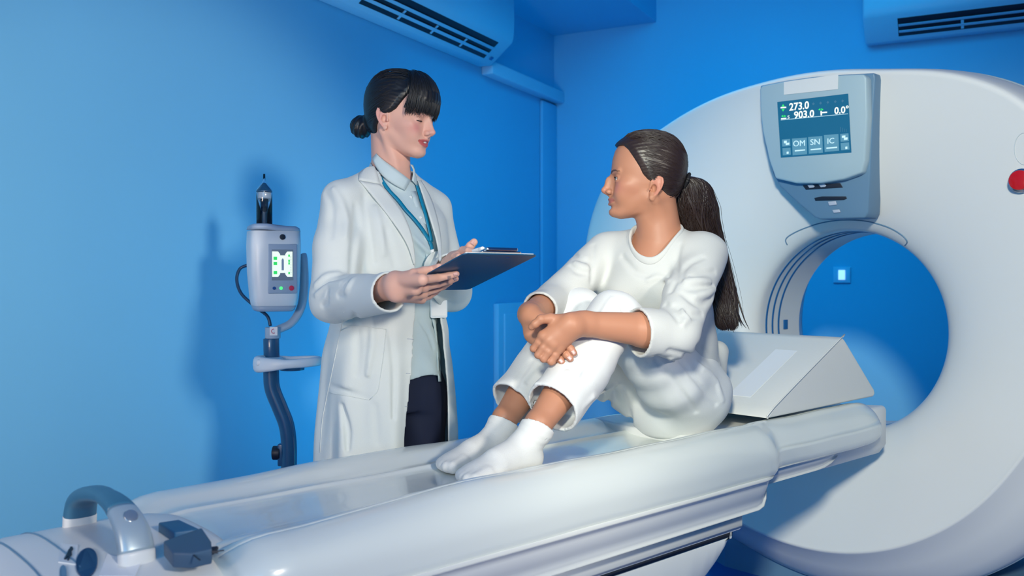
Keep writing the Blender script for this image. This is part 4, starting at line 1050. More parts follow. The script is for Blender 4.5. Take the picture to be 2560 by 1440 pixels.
# right hand (far), bent at the wrist, passing underneath
kw = HPt(300, 300, 2.20)
B_.add(cone(wrF, HPt(330, 330, 2.175), .029, .0255), .015)
B_.add(cone(HPt(330, 330, 2.175), HPt(420, 660, 2.155), .0265, .025, nrm=(.3, -1, 0), flat=.8), .012)
B_.add(cone(HPt(340, 360, 2.16), HPt(700, 620, 2.125), .026, .024), .012)
B_.add(cone(HPt(420, 660, 2.155), HPt(640, 860, 2.135), .027, .024, nrm=(.2, -1, 0), flat=.75), .012)
for a, m_, b, c_ in ((HPt(640, 960, 2.128), HPt(780, 1080, 2.110), HPt(860, 1140, 2.090), HPt(898, 1180, 2.085)), (HPt(700, 900, 2.122), HPt(860, 980, 2.102), HPt(985, 1060, 2.082), HPt(1050, 1130, 2.077)), (HPt(760, 840, 2.118), HPt(920, 900, 2.102), HPt(1060, 950, 2.080), HPt(1115, 1028, 2.075))):
    finger(B_, [a, m_, b, c_], .0098, .0078, .006)
foot(B_, ankN, heelN, toeN); foot(B_, ankF, heelF, toeF)
rest(B_, .004)
body = sdf_object('body', B_, .0022, M_skinP, pat, 1, fcP, slack=1.7)
eyes(HP, pat, HP.w(1, .12, .02)-HP.w(0, 0, 0)); lashes(HP, body, False)
for ns_ in [(HPt(348, 560, 2.070), HPt(352, 558, 2.07)-HPt(415, 505, 2.07), vec(-.3, -1, .3), .0050), (HPt(1066, 1145, 2.0695), HPt(1045, 1125, 2.1)-HPt(985, 1060, 2.1), vec(.2, -1, .3), .0046), (HPt(1130, 1043, 2.068), HPt(1112, 1025, 2.1)-HPt(1060, 950, 2.1), vec(.2, -1, .3), .0044), (HPt(910, 1195, 2.0775), HPt(892, 1165, 2.1)-HPt(860, 1130, 2.1), vec(.2, -1, .3), .0044)]: nails('fingernail', [ns_], M_nail, body)
# wrist band on the far wrist
wb = tag(tube('wrist_band', [P(1311, 775, 2.20), P(1318, 768, 2.18), P(1325, 762, 2.19), P(1323, 768, 2.22)], .004, M_grey2, None, n=8, k=4), 'thin dark band on the far wrist of the seated patient', 'wristband')

# socks
So = {}
for nm, ank, heel, toe, kn_, hg in (('N', ankN, heelN, toeN, kneeN, .035), ('F', ankF, heelF, toeF, kneeF, .035)):
    Fs = Field(); foot(Fs, ank, heel, toe, grow=.0032)
    top = lerp(ank, kn_, .07); Fs.add(cone(ank+vec(0, 0, -.01), top, .0365, .0370), .015)
    ax_ = (kn_-ank).normalized(); cut = V3(lerp(ank, kn_, -.005)); axn = V3((ax_+vec(0, 0, .5)).normalized())
    def g(p, d, cut=cut, axn=axn):
        e = (p-cut)@axn; inner = d+.0045; q = np.maximum(d, e); return np.maximum(q, -np.maximum(inner, -(e+.03)))
    lo, hi = Fs.bounds(); 
    rs_ = np.random.default_rng(3)
    def wr_(p, d, ank=V3(ank)): 
        r2 = ((p-ank)**2).sum(1); return d-.0012*np.sin(p[:, 2]*420+p[:, 0]*160)*np.exp(-r2/.0016)
    Fs.mod(wr_, lo, hi); rest(Fs, .001, .004); Fs.mod(g, lo, hi)
    sdf_object('sock', Fs, .0026, M_sock, pat, 2)

# trousers
def shin_cut(ank, kn_, t): 
    ax_ = (kn_-ank).normalized(); return V3(lerp(ank, kn_, t)), V3(ax_)
Ft = Field()
Ft.add(cone(pelv+vec(0, 0, -.012), pelv+vec(0, 0, .06), .150, .140, nrm=-T3, flat=.78), .03)
Ft.add(cone(hipN+vec(.0, 0, -.005), lerp(hipN, kneeN, .35)+vec(0, 0, -.020), .098, .094), .03)
Ft.add(cone(lerp(hipN, kneeN, .35)+vec(0, 0, -.020), kneeN+vec(.004, .004, -.004), .094, .066), .02)
Ft.add(cone(hipF+vec(0, 0, -.008), lerp(hipF, kneeF, .35)+vec(-.02, 0, -.025), .098, .090), .02)
Ft.add(cone(lerp(hipF, kneeF, .35)+vec(-.02, 0, -.025), kneeF+vec(.0, 0, -.004), .090, .076), .02)
for kn_, an_, w_ in ((kneeN, ankN, 1), (kneeF, ankF, 0)):
    dn = vec(.72, .69, 0)
    mid = lerp(kn_, an_, .5)+dn*.010
    Ft.add(cone(kn_+vec(0, 0, -.004), mid, .066 if w_ else .076, .064), .02)
    Ft.add(cone(mid, lerp(kn_, an_, .99)+dn*.004-(vec(0, 0, 0) if w_ else vec(.012, .0, 0)), .064, .065), .02)
# cloth hanging from the calf to the thigh
Ft.add(cone(lerp(kneeN, ankN, .45)+vec(.03, .02, -.01), lerp(kneeN, ankN, .85)+vec(.02, .02, 0), .045, .05), .03)
G0 = Field(); G0.ops = list(Ft.ops)
def gath(p, d):      # soft drapery along the thighs and shins
    a = p@V3(N3)*1.0; u = -(p@V3(T3)); s = np.sin(u*38+p[:, 2]*30+2*np.sin(p[:, 2]*14))*.5+np.sin(u*61-p[:, 2]*47+a*20)*.3+np.sin(p[:, 0]*90+p[:, 2]*25+3*np.sin(p[:, 1]*12))*.25
    return d-.0030*s
lo, hi = Ft.bounds(); Ft.mod(gath, lo, hi)
for pts, r, rs_ in (([(1530, 945), (1560, 1000), (1578, 1060), (1586, 1095)], .011, False), ([(1528, 960), (1520, 1010), (1525, 1070)], .007, False),
                    ([(1530, 748), (1502, 790), (1480, 850)], .0035, True), ([(1548, 752), (1560, 775), (1565, 800)], .004, False), ([(1420, 930), (1400, 985), (1340, 960)], .004, True),
                    ([(1470, 900), (1440, 940), (1400, 990)], .005, True), ([(1330, 900), (1300, 940), (1285, 975)], .005, False), ([(1380, 905), (1345, 930), (1320, 955)], .006, False),
                    ([(1700, 900), (1750, 960), (1790, 1010)], .006, False), ([(1640, 900), (1690, 960), (1740, 1030)], .005, False), ([(1740, 905), (1790, 950), (1805, 1000)], .006, True),
                    ([(1455, 758), (1445, 775), (1430, 800)], .004, False), ([(1545, 960), (1470, 1000), (1400, 1060)], .004, True)):
    try: fold(Ft, G0, pts, r, .012, -.001 if not rs_ else .001, raised=rs_)
    except Exception as ex: print('fold', ex)
for kn_, an_, t_, tl in ((kneeN, ankN, .84, vec(-.15, -.35, .15)), (kneeF, ankF, .86, vec(-.25, -.2, .15))):
    c_ = V3(lerp(kn_, an_, t_)); ax_ = V3(((an_-kn_).normalized()+tl*.6).normalized()); cen = V3(lerp(kn_, an_, 1.0))
    def g(p, d, c_=c_, ax_=ax_, cen=cen):
        e = (p-c_)@ax_; near = ((p-cen)**2).sum(1) < .0190
        q = np.where(near, np.maximum(d, e), d); inner = d+.0075
        return np.where(near, np.maximum(q, -np.maximum(inner, -(e+.05))), q)
    Ft.mod(g, cen-.12, cen+.12)
rest(Ft, .0015)
sdf_object('trousers', Ft, .0034, M_pants, pat, 2)

# top
Fg = Field(); mid = lerp(pelv, shC, .5)
Fg.add(cone(pelv+vec(-.005, 0, .05), lerp(pelv, shC, .40)+vec(.004, .0, 0), .158, .140, nrm=-T3, flat=.80), .03)
Fg.add(cone(lerp(pelv, shC, .40), lerp(pelv, shC, .78), .140, .142, nrm=cf, flat=.82), .03)
Fg.add(cone(shF+vec(.04, -.01, -.015), shN+vec(-.04, 0, -.012), .062, .062), .035)
Fg.add(cone(nb_+vec(0, .02, -.028), shN+vec(-.01, .01, -.008), .058, .050), .03); Fg.add(cone(nb_+vec(0, .02, -.028), shF+vec(.01, .01, -.006), .058, .048), .03)
for sx in (-.062, .062):
    Fg.add(ell(lerp(pelv, shC, .70)+cf*.075+Vector((.9, -.42, 0))*sx+vec(0, 0, .01), (.055, .055, .058)), .05)
Fg.add(cone(nb_+cf*.01+vec(0, 0, -.05), lerp(pelv, shC, .78)+cf*.05, .07, .085), .04)
Fg.add(cone(shN+vec(0, 0, -.004), lerp(shN, elN, .55), .062, .058), .02); Fg.add(cone(lerp(shN, elN, .55), elN+vec(.006, .005, -.004), .058, .057), .02)
Fg.add(cone(elN+vec(.006, .005, -.004), lerp(elN, wrN, .42)+vec(0, 0, -.008), .057, .060), .02)
Fg.add(cone(shF+vec(0, 0, -.004), elF, .056, .052), .02); Fg.add(cone(elF, lerp(elF, wrF, .8), .051, .046), .015)
Fg.add(cone(shF+vec(.03, 0, -.10), lerp(pelv, shC, .35)-N3*.07, .062, .075), .04)
# loose hem bunching at the hip
Fg.add(cone(P(1790, 880, 2.60), P(1785, 985, 2.54), .035, .030), .03)
G1 = Field(); G1.ops = list(Fg.ops)
def gt(p, d): 
    s = np.sin(p[:, 0]*55+p[:, 2]*38+2*np.sin(p[:, 2]*17))*.5+np.sin(p[:, 0]*31-p[:, 2]*66+p[:, 1]*20)*.5; return d-.0016*s
lo, hi = Fg.bounds(); Fg.mod(gt, lo, hi)
def zz(x, y): return (1280+x/3.272, 520+y/3.272)
for pts, r, up in (([(1380, 590), (1400, 500), (1460, 440), (1560, 400)], .005, False), ([(1440, 660), (1540, 640), (1650, 640)], .006, False), ([(1480, 560), (1560, 530), (1660, 520)], .006, False),
                   ([(1330, 800), (1400, 850), (1480, 880), (1560, 870)], .007, False), ([(1250, 790), (1330, 860), (1380, 930)], .006, False), ([(1390, 840), (1440, 900), (1400, 950)], .005, True),
                   ([(1400, 700), (1480, 760), (1560, 800), (1640, 740)], .008, False), ([(1500, 720), (1600, 700), (1660, 660)], .005, True), ([(1420, 600), (1500, 590), (1620, 600)], .005, True),
                   ([(510, 380), (560, 420), (640, 440)], .005, False), ([(480, 470), (540, 520), (600, 530)], .006, False), ([(520, 450), (580, 480), (640, 500)], .005, True), ([(662, 300), (662, 420), (655, 600)], .005, False),
                   ([(1370, 300), (1340, 420), (1350, 560), (1300, 680)], .005, False), ([(1180, 1215), (1340, 1340), (1540, 1490), (1680, 1520), (1735, 1490)], .005, False), ([(1290, 1170), (1450, 1210), (1650, 1280), (1720, 1330)], .006, False), ([(1300, 1230), (1430, 1330), (1560, 1440)], .006, True), ([(1460, 1270), (1560, 1380), (1600, 1438)], .006, False), ([(1520, 1130), (1600, 1200), (1700, 1280)], .006, False), ([(900, 400), (1000, 520), (1120, 560)], .004, False), ([(1120, 590), (1200, 560), (1280, 600)], .004, True)):
    try: fold(Fg, G1, [zz(*q) for q in pts], r, .014, -.0015 if not up else .001, raised=up)
    except Exception as ex: print('fold', ex)
# neckline, cuffs and hem openings
nc = V3(P(1643, 566, 2.455)); na = V3((HP.w(0, 0, 1)-HP.w(0, 0, 0)).normalized()*.9+Vector((-.12, -.42, 0)))
na /= np.linalg.norm(na)
def gn(p, d):
    q = p-nc-V3(cf)*.012; a = q@V3(Vector((.9, -.42, 0))); b = q@V3(cf); b = np.where(b > 0, b*1.0, b*1.15); rad = np.sqrt(a*a+b*b); hole = np.maximum(rad-.0680-.0*a, -(q[:, 2]+.12)); return np.maximum(d, -hole)
Fg.mod(gn, nc-.16, nc+.16)
for a_, b_, t_, tl in ((elN, wrN, .36, vec(0, 0, .30)), (elF, wrF, .66, vec(0, 0, 0))):
    c_ = V3(lerp(a_, b_, t_)); ax_ = V3(((b_-a_).normalized()-tl*.5).normalized())
    def g(p, d, c_=c_, ax_=ax_):
        e = (p-c_)@ax_; near = ((p-c_-ax_*.03)**2).sum(1) < .0100
        q = np.where(near, np.maximum(d, e), d); return np.where(near, np.maximum(q, -np.maximum(d+.0075, -(e+.05))), q)
    Fg.mod(g, c_-.12, c_+.12)
hemp = V3(pelv+vec(0, 0, -.015)); hn = V3(vec(-.55, -.25, -.80).normalized())   # hem slopes up to the front
def gh(p, d):
    e = (p-hemp)@hn-.045; return np.maximum(np.maximum(d, e), -np.maximum(d+.004, -(e+.04)))
hb = Fg.bounds(); Fg.mod(lambda p, d: np.where((p[:, 2] < 1.0) & (p[:, 0] > .18) & (((p-V3(elN))**2).sum(1) > .0), gh(p, d), d) if False else d, hb[0], hb[1])
Fh = Field()
nring = []
for k in range(72):
    a_ = 2*math.pi*k/72; dirv = Vector((.9, -.42, 0)).normalized()*math.cos(a_)*.0700+cf*(math.sin(a_)*.0700*(1.0 if math.sin(a_) > 0 else 1/1.15))
    base_ = Vector(nc)+cf*.012+dirv; zz_ = np.linspace(base_.z+.10, base_.z-.16, 300); pp = np.stack([np.full(300, base_.x), np.full(300, base_.y), zz_], 1)
    dd_ = G1.ev(pp); ix = np.argmax(dd_ < 0); nring.append(Vector((base_.x, base_.y, zz_[ix])))
nz = np.array([v.z for v in nring]); 
for _ in range(4): nz = (np.roll(nz, 1)+nz+np.roll(nz, -1))/3
for v, z_ in zip(nring, nz): v.z = z_-.0035
def nband(m_, par): return loft('neck_band', [circ(nring[i], Vector((nring[i]-Vector(nc)).to_tuple()[:2]+(0,)).normalized(), Vector((0, 0, 1)), .0046, .0105, 12, 2.6) for i in range(72)], m_, par, loop=True)
top_o = sdf_object('jersey_top', Fg, .0034, M_top, pat, 2)
nband(M_top, top_o)
# patient hair: smooth cap drawn back to a tie, then a long loose tail
def hair_cap(hd, name, m, parent, off, mask, h=.0026, groove=None, extra=None):
    Fh = Field(); e = .14*hd.s
    def f(p):
        q = hd.loc(p); d = hd.B.f(q)*hd.s-off(q) if callable(off) else hd.B.f(q)*hd.s-off
        if groove is not None: d = d-groove(q)
        return np.maximum(d, mask(q)*hd.s)
    Fh.add(Prim(f, hd.o-e, hd.o+e), 0)
    if extra: extra(Fh)
    return sdf_object(name, Fh, h, m, parent, 1), Fh
TIE = np.array([-.098, 0, .0])
def maskP(q):
    x, y, z = q.T; ay = np.abs(y)
    # hairline: forehead high, temple, round the ear, nape
    hx = np.interp(z, [-.09, -.055, -.035, -.022, -.010, .004, .022, .048, .068, .080, .088, .13], [-.060, -.052, -.042, -.030, -.003, .012, .022, .040, .054, .066, .13, .2])
    return np.maximum(x-hx, -(z+.066+.25*(x+.06)))
def grP(q):
    x, y, z = q.T; d = q-TIE; th = np.arctan2(d[:, 2], np.abs(d[:, 1])+.02); return .0005*np.sin(th*75+2*np.sin(x*40))+.0004*np.sin(th*143+x*30)
def offP(q): return .0085-.006*np.clip(1-np.abs(maskP(q))/.018, 0, 1)
cap, FcP = hair_cap(HP, 'hair', M_hairP, pat, offP, maskP, groove=grP)
rg1 = np.random.default_rng(11); st, en = [], []
cc_ = np.array([-.008, 0, .015])
def starts_for(hd, mask, n, seed, near):
    rg = np.random.default_rng(seed); st = []
    while len(st) < n:
        d = rg.normal(0, 1, 3); d /= np.linalg.norm(d); d[1] = near*abs(d[1]) if rg.random() < .75 else d[1]
        R_ = hd.radius(d[None])[0]; q = cc_+d*R_; mv = mask(q[None])[0]
        if mv > -.002: continue
        if rg.random() < .55:
            for _ in range(60):
                q2 = q+np.array([.002, 0, 0]); d2 = q2-cc_; d2 /= np.linalg.norm(d2); q2 = cc_+d2*hd.radius(d2[None])[0]
                if mask(q2[None])[0] > -.002: break
                q = q2
        if q[2] < -.03 and q[0] > -.04: continue
        st.append((q-cc_)/np.linalg.norm(q-cc_))
    return st
st = starts_for(HP, maskP, 800, 11, 1); en = [TIE+rg1.normal(0, .007, 3)-cc_ for _ in st]
strands(HP, 'hair_strand', st, en, M_hairP, cap, off=.0092, r=.00075, seed=5, wob=.03)
tie_w = HP.w(-.112, 0, .0)
tube('hair_tie', [HP.w(-.113, .016, .002), HP.w(-.118, .0, .020), HP.w(-.113, -.016, .002), HP.w(-.107, 0, -.016), HP.w(-.113, .016, .002)], .0052, mat('tie_black', (.01, .01, .012, 1), .6), cap, n=8, k=5)
# ponytail: clumps of tapering strands along a falling spine
spine = [P(1712, 444, 2.46), P(1730, 458, 2.47), P(1738, 500, 2.485), P(1744, 550, 2.50), P(1764, 620, 2.515), P(1786, 690, 2.52), P(1804, 750, 2.52), P(1814, 800, 2.51), P(1820, 824, 2.505)]
spl = np.array([list(v) for v in catmull(spine, 8)]); ns = len(spl)
wid = np.interp(np.linspace(0, 1, ns), [0, .08, .18, .3, .45, .6, .8, .93, 1], [.013, .032, .048, .058, .054, .047, .037, .028, .018])
Vv, Qq, bs_ = [], [], 0; rg2 = np.random.default_rng(21)
def tail(n, r, rad, seed, lo=.55):
    global bs_
    rg = np.random.default_rng(seed)
    for i in range(n):
        a = rg.uniform(0, 2*math.pi); rr = math.sqrt(rg.uniform(.0, 1)) if rad is None else rad*rg.uniform(.9, 1.06)
        e = rg.uniform(lo, 1.0) if rg.random() < .35 else rg.uniform(.9, 1.0); m = 34; t = np.linspace(0, e, m)
        ix = t*(ns-1); i0 = np.clip(ix.astype(int), 0, ns-2); fr = (ix-i0)[:, None]; c = spl[i0]*(1-fr)+spl[i0+1]*fr; w_ = np.interp(ix, np.arange(ns), wid)
        ph = rg.uniform(0, 6); aa = a+.5*np.sin(t*rg.uniform(3, 7)+ph)+t*rg.uniform(-.8, .8); q = rr+.10*np.sin(t*rg.uniform(5, 14)+ph)*t
        P_ = c+np.stack([np.cos(aa)*q*w_, np.sin(aa)*q*w_*.85, np.sin(aa*2+ph)*.004*t], 1)
        if rg.random() < .05: P_ += np.outer(t**2, rg.normal(0, 1, 3)*np.array([.03, .02, .008]))
        bs_ = add_tube(Vv, Qq, bs_, P_, r*rg.uniform(.6, 1.3)*np.interp(t/e, [0, .1, .8, 1], [.8, 1, .9, .15]))
tail(520, .0036, None, 31, .8); tail(750, .0015, .97, 32, .7); tail(130, .0006, 1.10, 33, .8)
np_mesh('ponytail', np.concatenate(Vv), np.concatenate(Qq), M_hairP, cap)
# a few fine flyaway hairs by the tail's end

# ================================================================== the doctor
M_coat = mat('coat_white', (.72, .76, .73, 1), .75, bump=.2, bscale=600, sheen=.1)
M_shirt = mat('shirt_pale_green', (.58, .70, .72, 1), .7, bump=.15, bscale=600)
M_navy = mat('navy_cloth', (.006, .012, .04, 1), .8)
M_teal = mat('lanyard_teal', (.0, .24, .42, 1), .45)
doc = empty('person.001', (-.337, 2.5, 0), 'standing doctor', 'person')
doc['label'] = 'standing person in open white coat with dark hair bun, holding a clipboard'
DO = Vector((-.337, 2.5, 0)); DL = Vector((.707, .707, 0)); DF = Vector((.707, -.707, 0))
def D(u, v, z): 
    q = DO+DL*u+DF*v; return Vector((q.x, q.y, z))
shR, shL = D(-.158, 0, 1.372), D(.152, 0, 1.368)
elR, wrR = P(836, 742, 2.29), P(986, 716, 2.065)
elL, wrL = vec(-.175, 2.60, 1.125), P(1128, 662, 2.36)
# clipboard plane
BL = P(995, 727, 2.15); BW = vec(.160, .160, 0); BLn = vec(.170, -.230, .082)
bw_, bl_ = BW.normalized(), BLn.normalized(); bn_ = bl_.cross(bw_).normalized()
if bn_.z < 0: bn_ = -bn_
def BP(px, py, below): 
    r = ray(px, py); base_ = BL-bn_*below; t_ = (base_-CAMP).dot(bn_)/r.dot(bn_); return CAMP+r*t_
def bd(a, b, h=0.0): return BL+bw_*a+bl_*b+bn_*h
WL, LL = BW.length, BLn.length
cb = empty('clipboard', bd(WL/2, LL/2), 'dark blue clipboard with white paper held up by the standing person', 'clipboard')
def bpoly(x0, x1, y0, y1, h, c=.012, n=5):
    out = []
    for cx, cy, a0 in ((x1-c, y1-c, 0), (x0+c, y1-c, 90), (x0+c, y0+c, 180), (x1-c, y0+c, 270)):
        for k in range(n):
            a = math.radians(a0+90*k/(n-1)); out.append(bd(cx+c*math.cos(a), cy+c*math.sin(a), h))
    return out
prism('board', bpoly(0, WL, 0, LL, 0), bn_*.003, mat('board_blue', (.002, .075, .17, 1), .45), cb, bev=.0008)
prism('paper_stack', bpoly(.008, WL-.008, .010, LL-.004, .0032, .002), bn_*.0022, mat('paper_white', (.85, .85, .83, 1), .7), cb)
M_chr = MATS['chrome']
prism('clip_plate', bpoly(WL/2-.062, WL/2+.062, LL-.030, LL+.002, .0056, .006), bn_*.0022, M_chr, cb, bev=.0008)
prism('clip_lever', bpoly(WL/2-.048, WL/2+.048, LL-.016, LL+.006, .0085, .004), bn_*.007, M_chr, cb, bev=.002)
cyl('clip_spring', bd(WL/2-.052, LL-.012, .010), bd(WL/2+.052, LL-.012, .010), .0042, M_chr, cb)
for a in (WL/2-.03, WL/2+.03): box('rivet', bd(a, LL-.018, -.0004), bw_, bl_, bn_, .010, .003, .001, M_chr, cb)
# body
Bd = Field()
Bd.add(stack(DO, DL, DF, (0, 0, 1), [(.84, 0, -.01, .135, .08, .09), (.92, 0, 0, .130, .078, .085), (1.05, 0, 0, .115, .085, .085), (1.2, 0, .005, .135, .095, .085), (1.32, 0, 0, .14, .085, .085), (1.40, 0, -.01, .10, .055, .06)]), .02)
Bd.add(cone(shR+vec(0, 0, -.02), shL+vec(0, 0, -.02), .040), .03)
nbD = D(.0, .005, 1.432)
Bd.add(cone(HD.w(-.034, 0, -.045), nbD, .050, .052), .02); Bd.add(cone(HD.w(-.010, 0, -.070), nbD+DF*.012, .034, .040), .02)
Bd.add(cone(nbD+vec(0, 0, -.015), shR+vec(0, 0, -.015), .042, .028), .03); Bd.add(cone(nbD+vec(0, 0, -.015), shL+vec(0, 0, -.015), .042, .028), .03)
Bd.add(HD.prim(), .0)
Bd.add(chain([HD.w(-.022, -.060, -.050), HD.w(.010, -.030, -.125), D(-.012, .05, 1.435)], [.007, .0075, .006]), .016)
for s, u in ((1, .085), (-1, -.085)):
    Bd.add(cone(D(u, 0, .88), D(u*1.0, .01, .48), .070, .050), .02); Bd.add(cone(D(u, .01, .48), D(u, -.015, .10), .050, .034), .02)
    Bd.add(cone(D(u, -.02, .045), D(u*1.15, .15, .030), .036, .028), .02)
Bd.add(cone(shR+vec(0, 0, -.02), elR, .038, .036), .02); Bd.add(cone(elR, lerp(elR, wrR, .4), .036, .037), .02); Bd.add(cone(lerp(elR, wrR, .4), wrR, .037, .0265), .015)
Bd.add(cone(shL+vec(0, 0, -.02), elL, .038, .036), .02); Bd.add(cone(elL, wrL, .036, .025), .02)
def HZ(x, y, b): return BP(960+x/6.4, 580+y/6.4, b)
# right hand, gripping the board's edge from below: four fingers under the board, thumb on top
kR = [HZ(610, 765, .020), HZ(640, 880, .022), HZ(622, 985, .026), HZ(600, 1075, .030)]
HW = lambda x, y: P(960+x/6.4, 580+y/6.4, 2.055)
wR = [HW(190, 770), HW(190, 850), HW(185, 930), HW(200, 1000)]
Bd.add(cone(lerp(elR, wrR, .9), HW(190, 850), .0265, .0245, nrm=(0, -1, 0), flat=.9), .012)
for a, b, r1, r2 in zip(wR, kR, (.020, .021, .019, .0165), (.0135, .0130, .0125, .0115)): Bd.add(cone(a, b, r1, r2), .016)
Bd.add(cone(HW(260, 860), HZ(500, 900, .026), .021, .017), .012)
for q in kR: Bd.add(ell(q, (.0095,)*3), .006)
finger(Bd, [kR[0], HZ(860, 735, .012), HZ(1040, 700, .0095), HZ(1160, 672, .0085)], .0104, .0072)
finger(Bd, [kR[1], HZ(860, 830, .012), HZ(1040, 782, .0095), HZ(1150, 745, .0085)], .0102, .0072)
finger(Bd, [kR[2], HZ(800, 925, .014), HZ(950, 872, .0095), HZ(1060, 805, .0085)], .0098, .0068)
finger(Bd, [kR[3], HZ(720, 1030, .016), HZ(830, 960, .010), HZ(905, 900, .0085)], .0088, .0062)
finger(Bd, [HW(260, 775), P(960+470/6.4, 580+668/6.4, 2.022), HZ(640, 625, -.010), HZ(790, 600, -.012), HZ(880, 560, -.012)], .0118, .0085, .012)
# left hand with the pen above the board
def HL_(x, y, Y): return P(960+x/6.4, 580+y/6.4, Y)
hl0 = HL_(1150, 470, 2.26)
Bd.add(cone(wrL, hl0, .025, .023, nrm=(0, 0, 1), flat=.8), .012)
Bd.add(cone(hl0, HL_(1230, 400, 2.20), .024, .018), .014); Bd.add(cone(hl0, HL_(1160, 440, 2.22), .022, .016), .014)
finger(Bd, [HL_(1200, 380, 2.205), HL_(1262, 290, 2.185), HL_(1350, 300, 2.150), HL_(1440, 318, 2.135)], .0100, .0072, .006)
finger(Bd, [HL_(1240, 400, 2.20), HL_(1310, 330, 2.175), HL_(1400, 360, 2.150), HL_(1420, 400, 2.140)], .0098, .0070, .006)
finger(Bd, [HL_(1170, 440, 2.225), HL_(1128, 395, 2.20), HL_(1200, 400, 2.17), HL_(1290, 430, 2.16)], .0095, .0070, .006)
finger(Bd, [HL_(1240, 400, 2.225), HL_(1330, 290, 2.205), HL_(1385, 220, 2.195), HL_(1440, 162, 2.190)], .0118, .0092, .008)
bodyD = sdf_object('body', Bd, .0022, M_skinD, doc, 1, fcD, slack=1.7)
eyes(HD, doc, HD.w(1, 0, -.45)-HD.w(0, 0, 0)); lashes(HD, bodyD, True)
ty = [HD.w(.0840-abs(t)*.38, t, -.0662) for t in np.linspace(-.020, .020, 9)]
tube('teeth', ty, .0036, M_tooth, doc, n=8, k=2)
for tip, dr_, w_ in ((HZ(1178, 668, .0160), HZ(1160, 672, .0085)-HZ(1040, 700, .0085), .0044), (HZ(1168, 741, .0160), HZ(1150, 745, .0085)-HZ(1040, 782, .0085), .0044)):
    nails('fingernail', [(tip, dr_, -bn_*.6+vec(0, -1, 0), w_)], M_nail, bodyD)
nails('fingernail', [(HL_(1452, 150, 2.182), HL_(1440, 162, 2.19)-HL_(1385, 220, 2.19), vec(.3, -.6, -.2), .0052)], M_nail, bodyD)
pen = empty('pen', HL_(1500, 290, 2.12), 'white pen held above the dark blue clipboard', 'pen')
pa, pb_ = HL_(1330, 335, 2.165), HL_(1585, 268, 2.09)
cyl('barrel', pa, lerp(pa, pb_, .8), .0052, mat('pen_white', (.85, .86, .86, 1), .25), pen); cyl('end_cap', lerp(pa, pb_, .8), pb_, .0056, MATS['pen_white'], pen, bev=.002)

# trousers, shoes
Td = Field()
Td.add(stack(DO, DL, DF, (0, 0, 1), [(.80, 0, -.01, .165, .10, .11), (.90, 0, -.005, .158, .10, .105), (.99, 0, 0, .135, .095, .095)]), .02)
for s in (-1, 1):
    u = s*.085; Td.add(cone(D(u, .0, .84), D(u, .012, .48), .092, .074), .02); Td.add(cone(D(u, .012, .48), D(u, -.01, .075), .074, .070), .02)
lo, hi = Td.bounds(); Td.mod(lambda p, d: np.maximum(d-.002*np.sin(p[:, 0]*60+p[:, 2]*22+2*np.sin(p[:, 2]*9)), .06-p[:, 2]), lo, hi)
sdf_object('trousers', Td, .006, M_navy, doc, 1)
for s in (-1, 1):
    Sh = Field(); u = s*.085
    Sh.add(cone(D(u, -.035, .042), D(u*1.06, .06, .046), .042, .042), .02); Sh.add(cone(D(u*1.06, .06, .040), D(u*1.15, .165, .032), .042, .036, nrm=(0, 0, 1), flat=.75), .02)
    lo, hi = Sh.bounds(); Sh.mod(lambda p, d: np.maximum(d, .002-p[:, 2]), lo, hi)
    sdf_object('shoe', Sh, .005, M_sock, doc, 1)

# shirt
Sd = Field()
SHT = [(.86, 0, .0, .152, .118, .115), (.95, 0, .0, .146, .112, .11), (1.06, 0, .0, .136, .105, .10), (1.18, 0, .004, .150, .116, .10), (1.25, 0, .004, .155, .122, .10), (1.33, 0, 0, .155, .108, .10), (1.39, 0, -.005, .13, .08, .08), (1.43, 0, 0, .08, .060, .065)]
Sd.add(stack(DO, DL, DF, (0, 0, 1), SHT), .02)
Sd.add(cone(nbD+vec(0, 0, -.005), D(0, .0, 1.455), .062, .060), .02)
Gs = Field(); Gs.ops = list(Sd.ops)
def sw2(p, d): return d-.0014*np.sin((p@V3(DL))*70+p[:, 2]*45+2*np.sin(p[:, 2]*20))
lo, hi = Sd.bounds(); Sd.mod(sw2, lo, hi)
def z3(x, y): return (760+x/3.273, 360+y/3.273)
def z5(x, y): return (760+x/3.272, 740+y/3.272)
for pts, r, up in (([z3(890, 760), z3(950, 830), z3(1010, 880)], .006, True), ([z3(900, 820), z3(960, 900), z3(1000, 930)], .006, False), ([z5(1060, 230), z5(1110, 300), z5(1130, 360)], .005, False), ([z5(950, 200), z5(1020, 300), z5(1060, 420)], .004, False)):
    fold(Sd, Gs, pts, r, .012, -.001 if not up else .001, 1.9, up)
nsd = V3(D(0, .012, 1.462))
def gs_(p, d):
    q = p-nsd; h = q[:, 2]; u = q@V3(DL); v = q@V3(DF); rad = np.sqrt(u*u+v*v)
    hole = np.maximum(rad-.0565, -(h+.035)); vv = np.maximum(np.abs(u-.004)-(.006+.55*np.maximum(h+.035, 0)), -(v-.02))
    d = np.maximum(d, -hole); d = np.maximum(d, -np.maximum(vv, -(h+.042)))
    return np.maximum(d, .888+.012*np.cos((p@V3(DL))*20)-p[:, 2])
Sd.mod(gs_, lo, hi)
shirt = sdf_object('shirt', Sd, .0034, M_shirt, doc, 2)
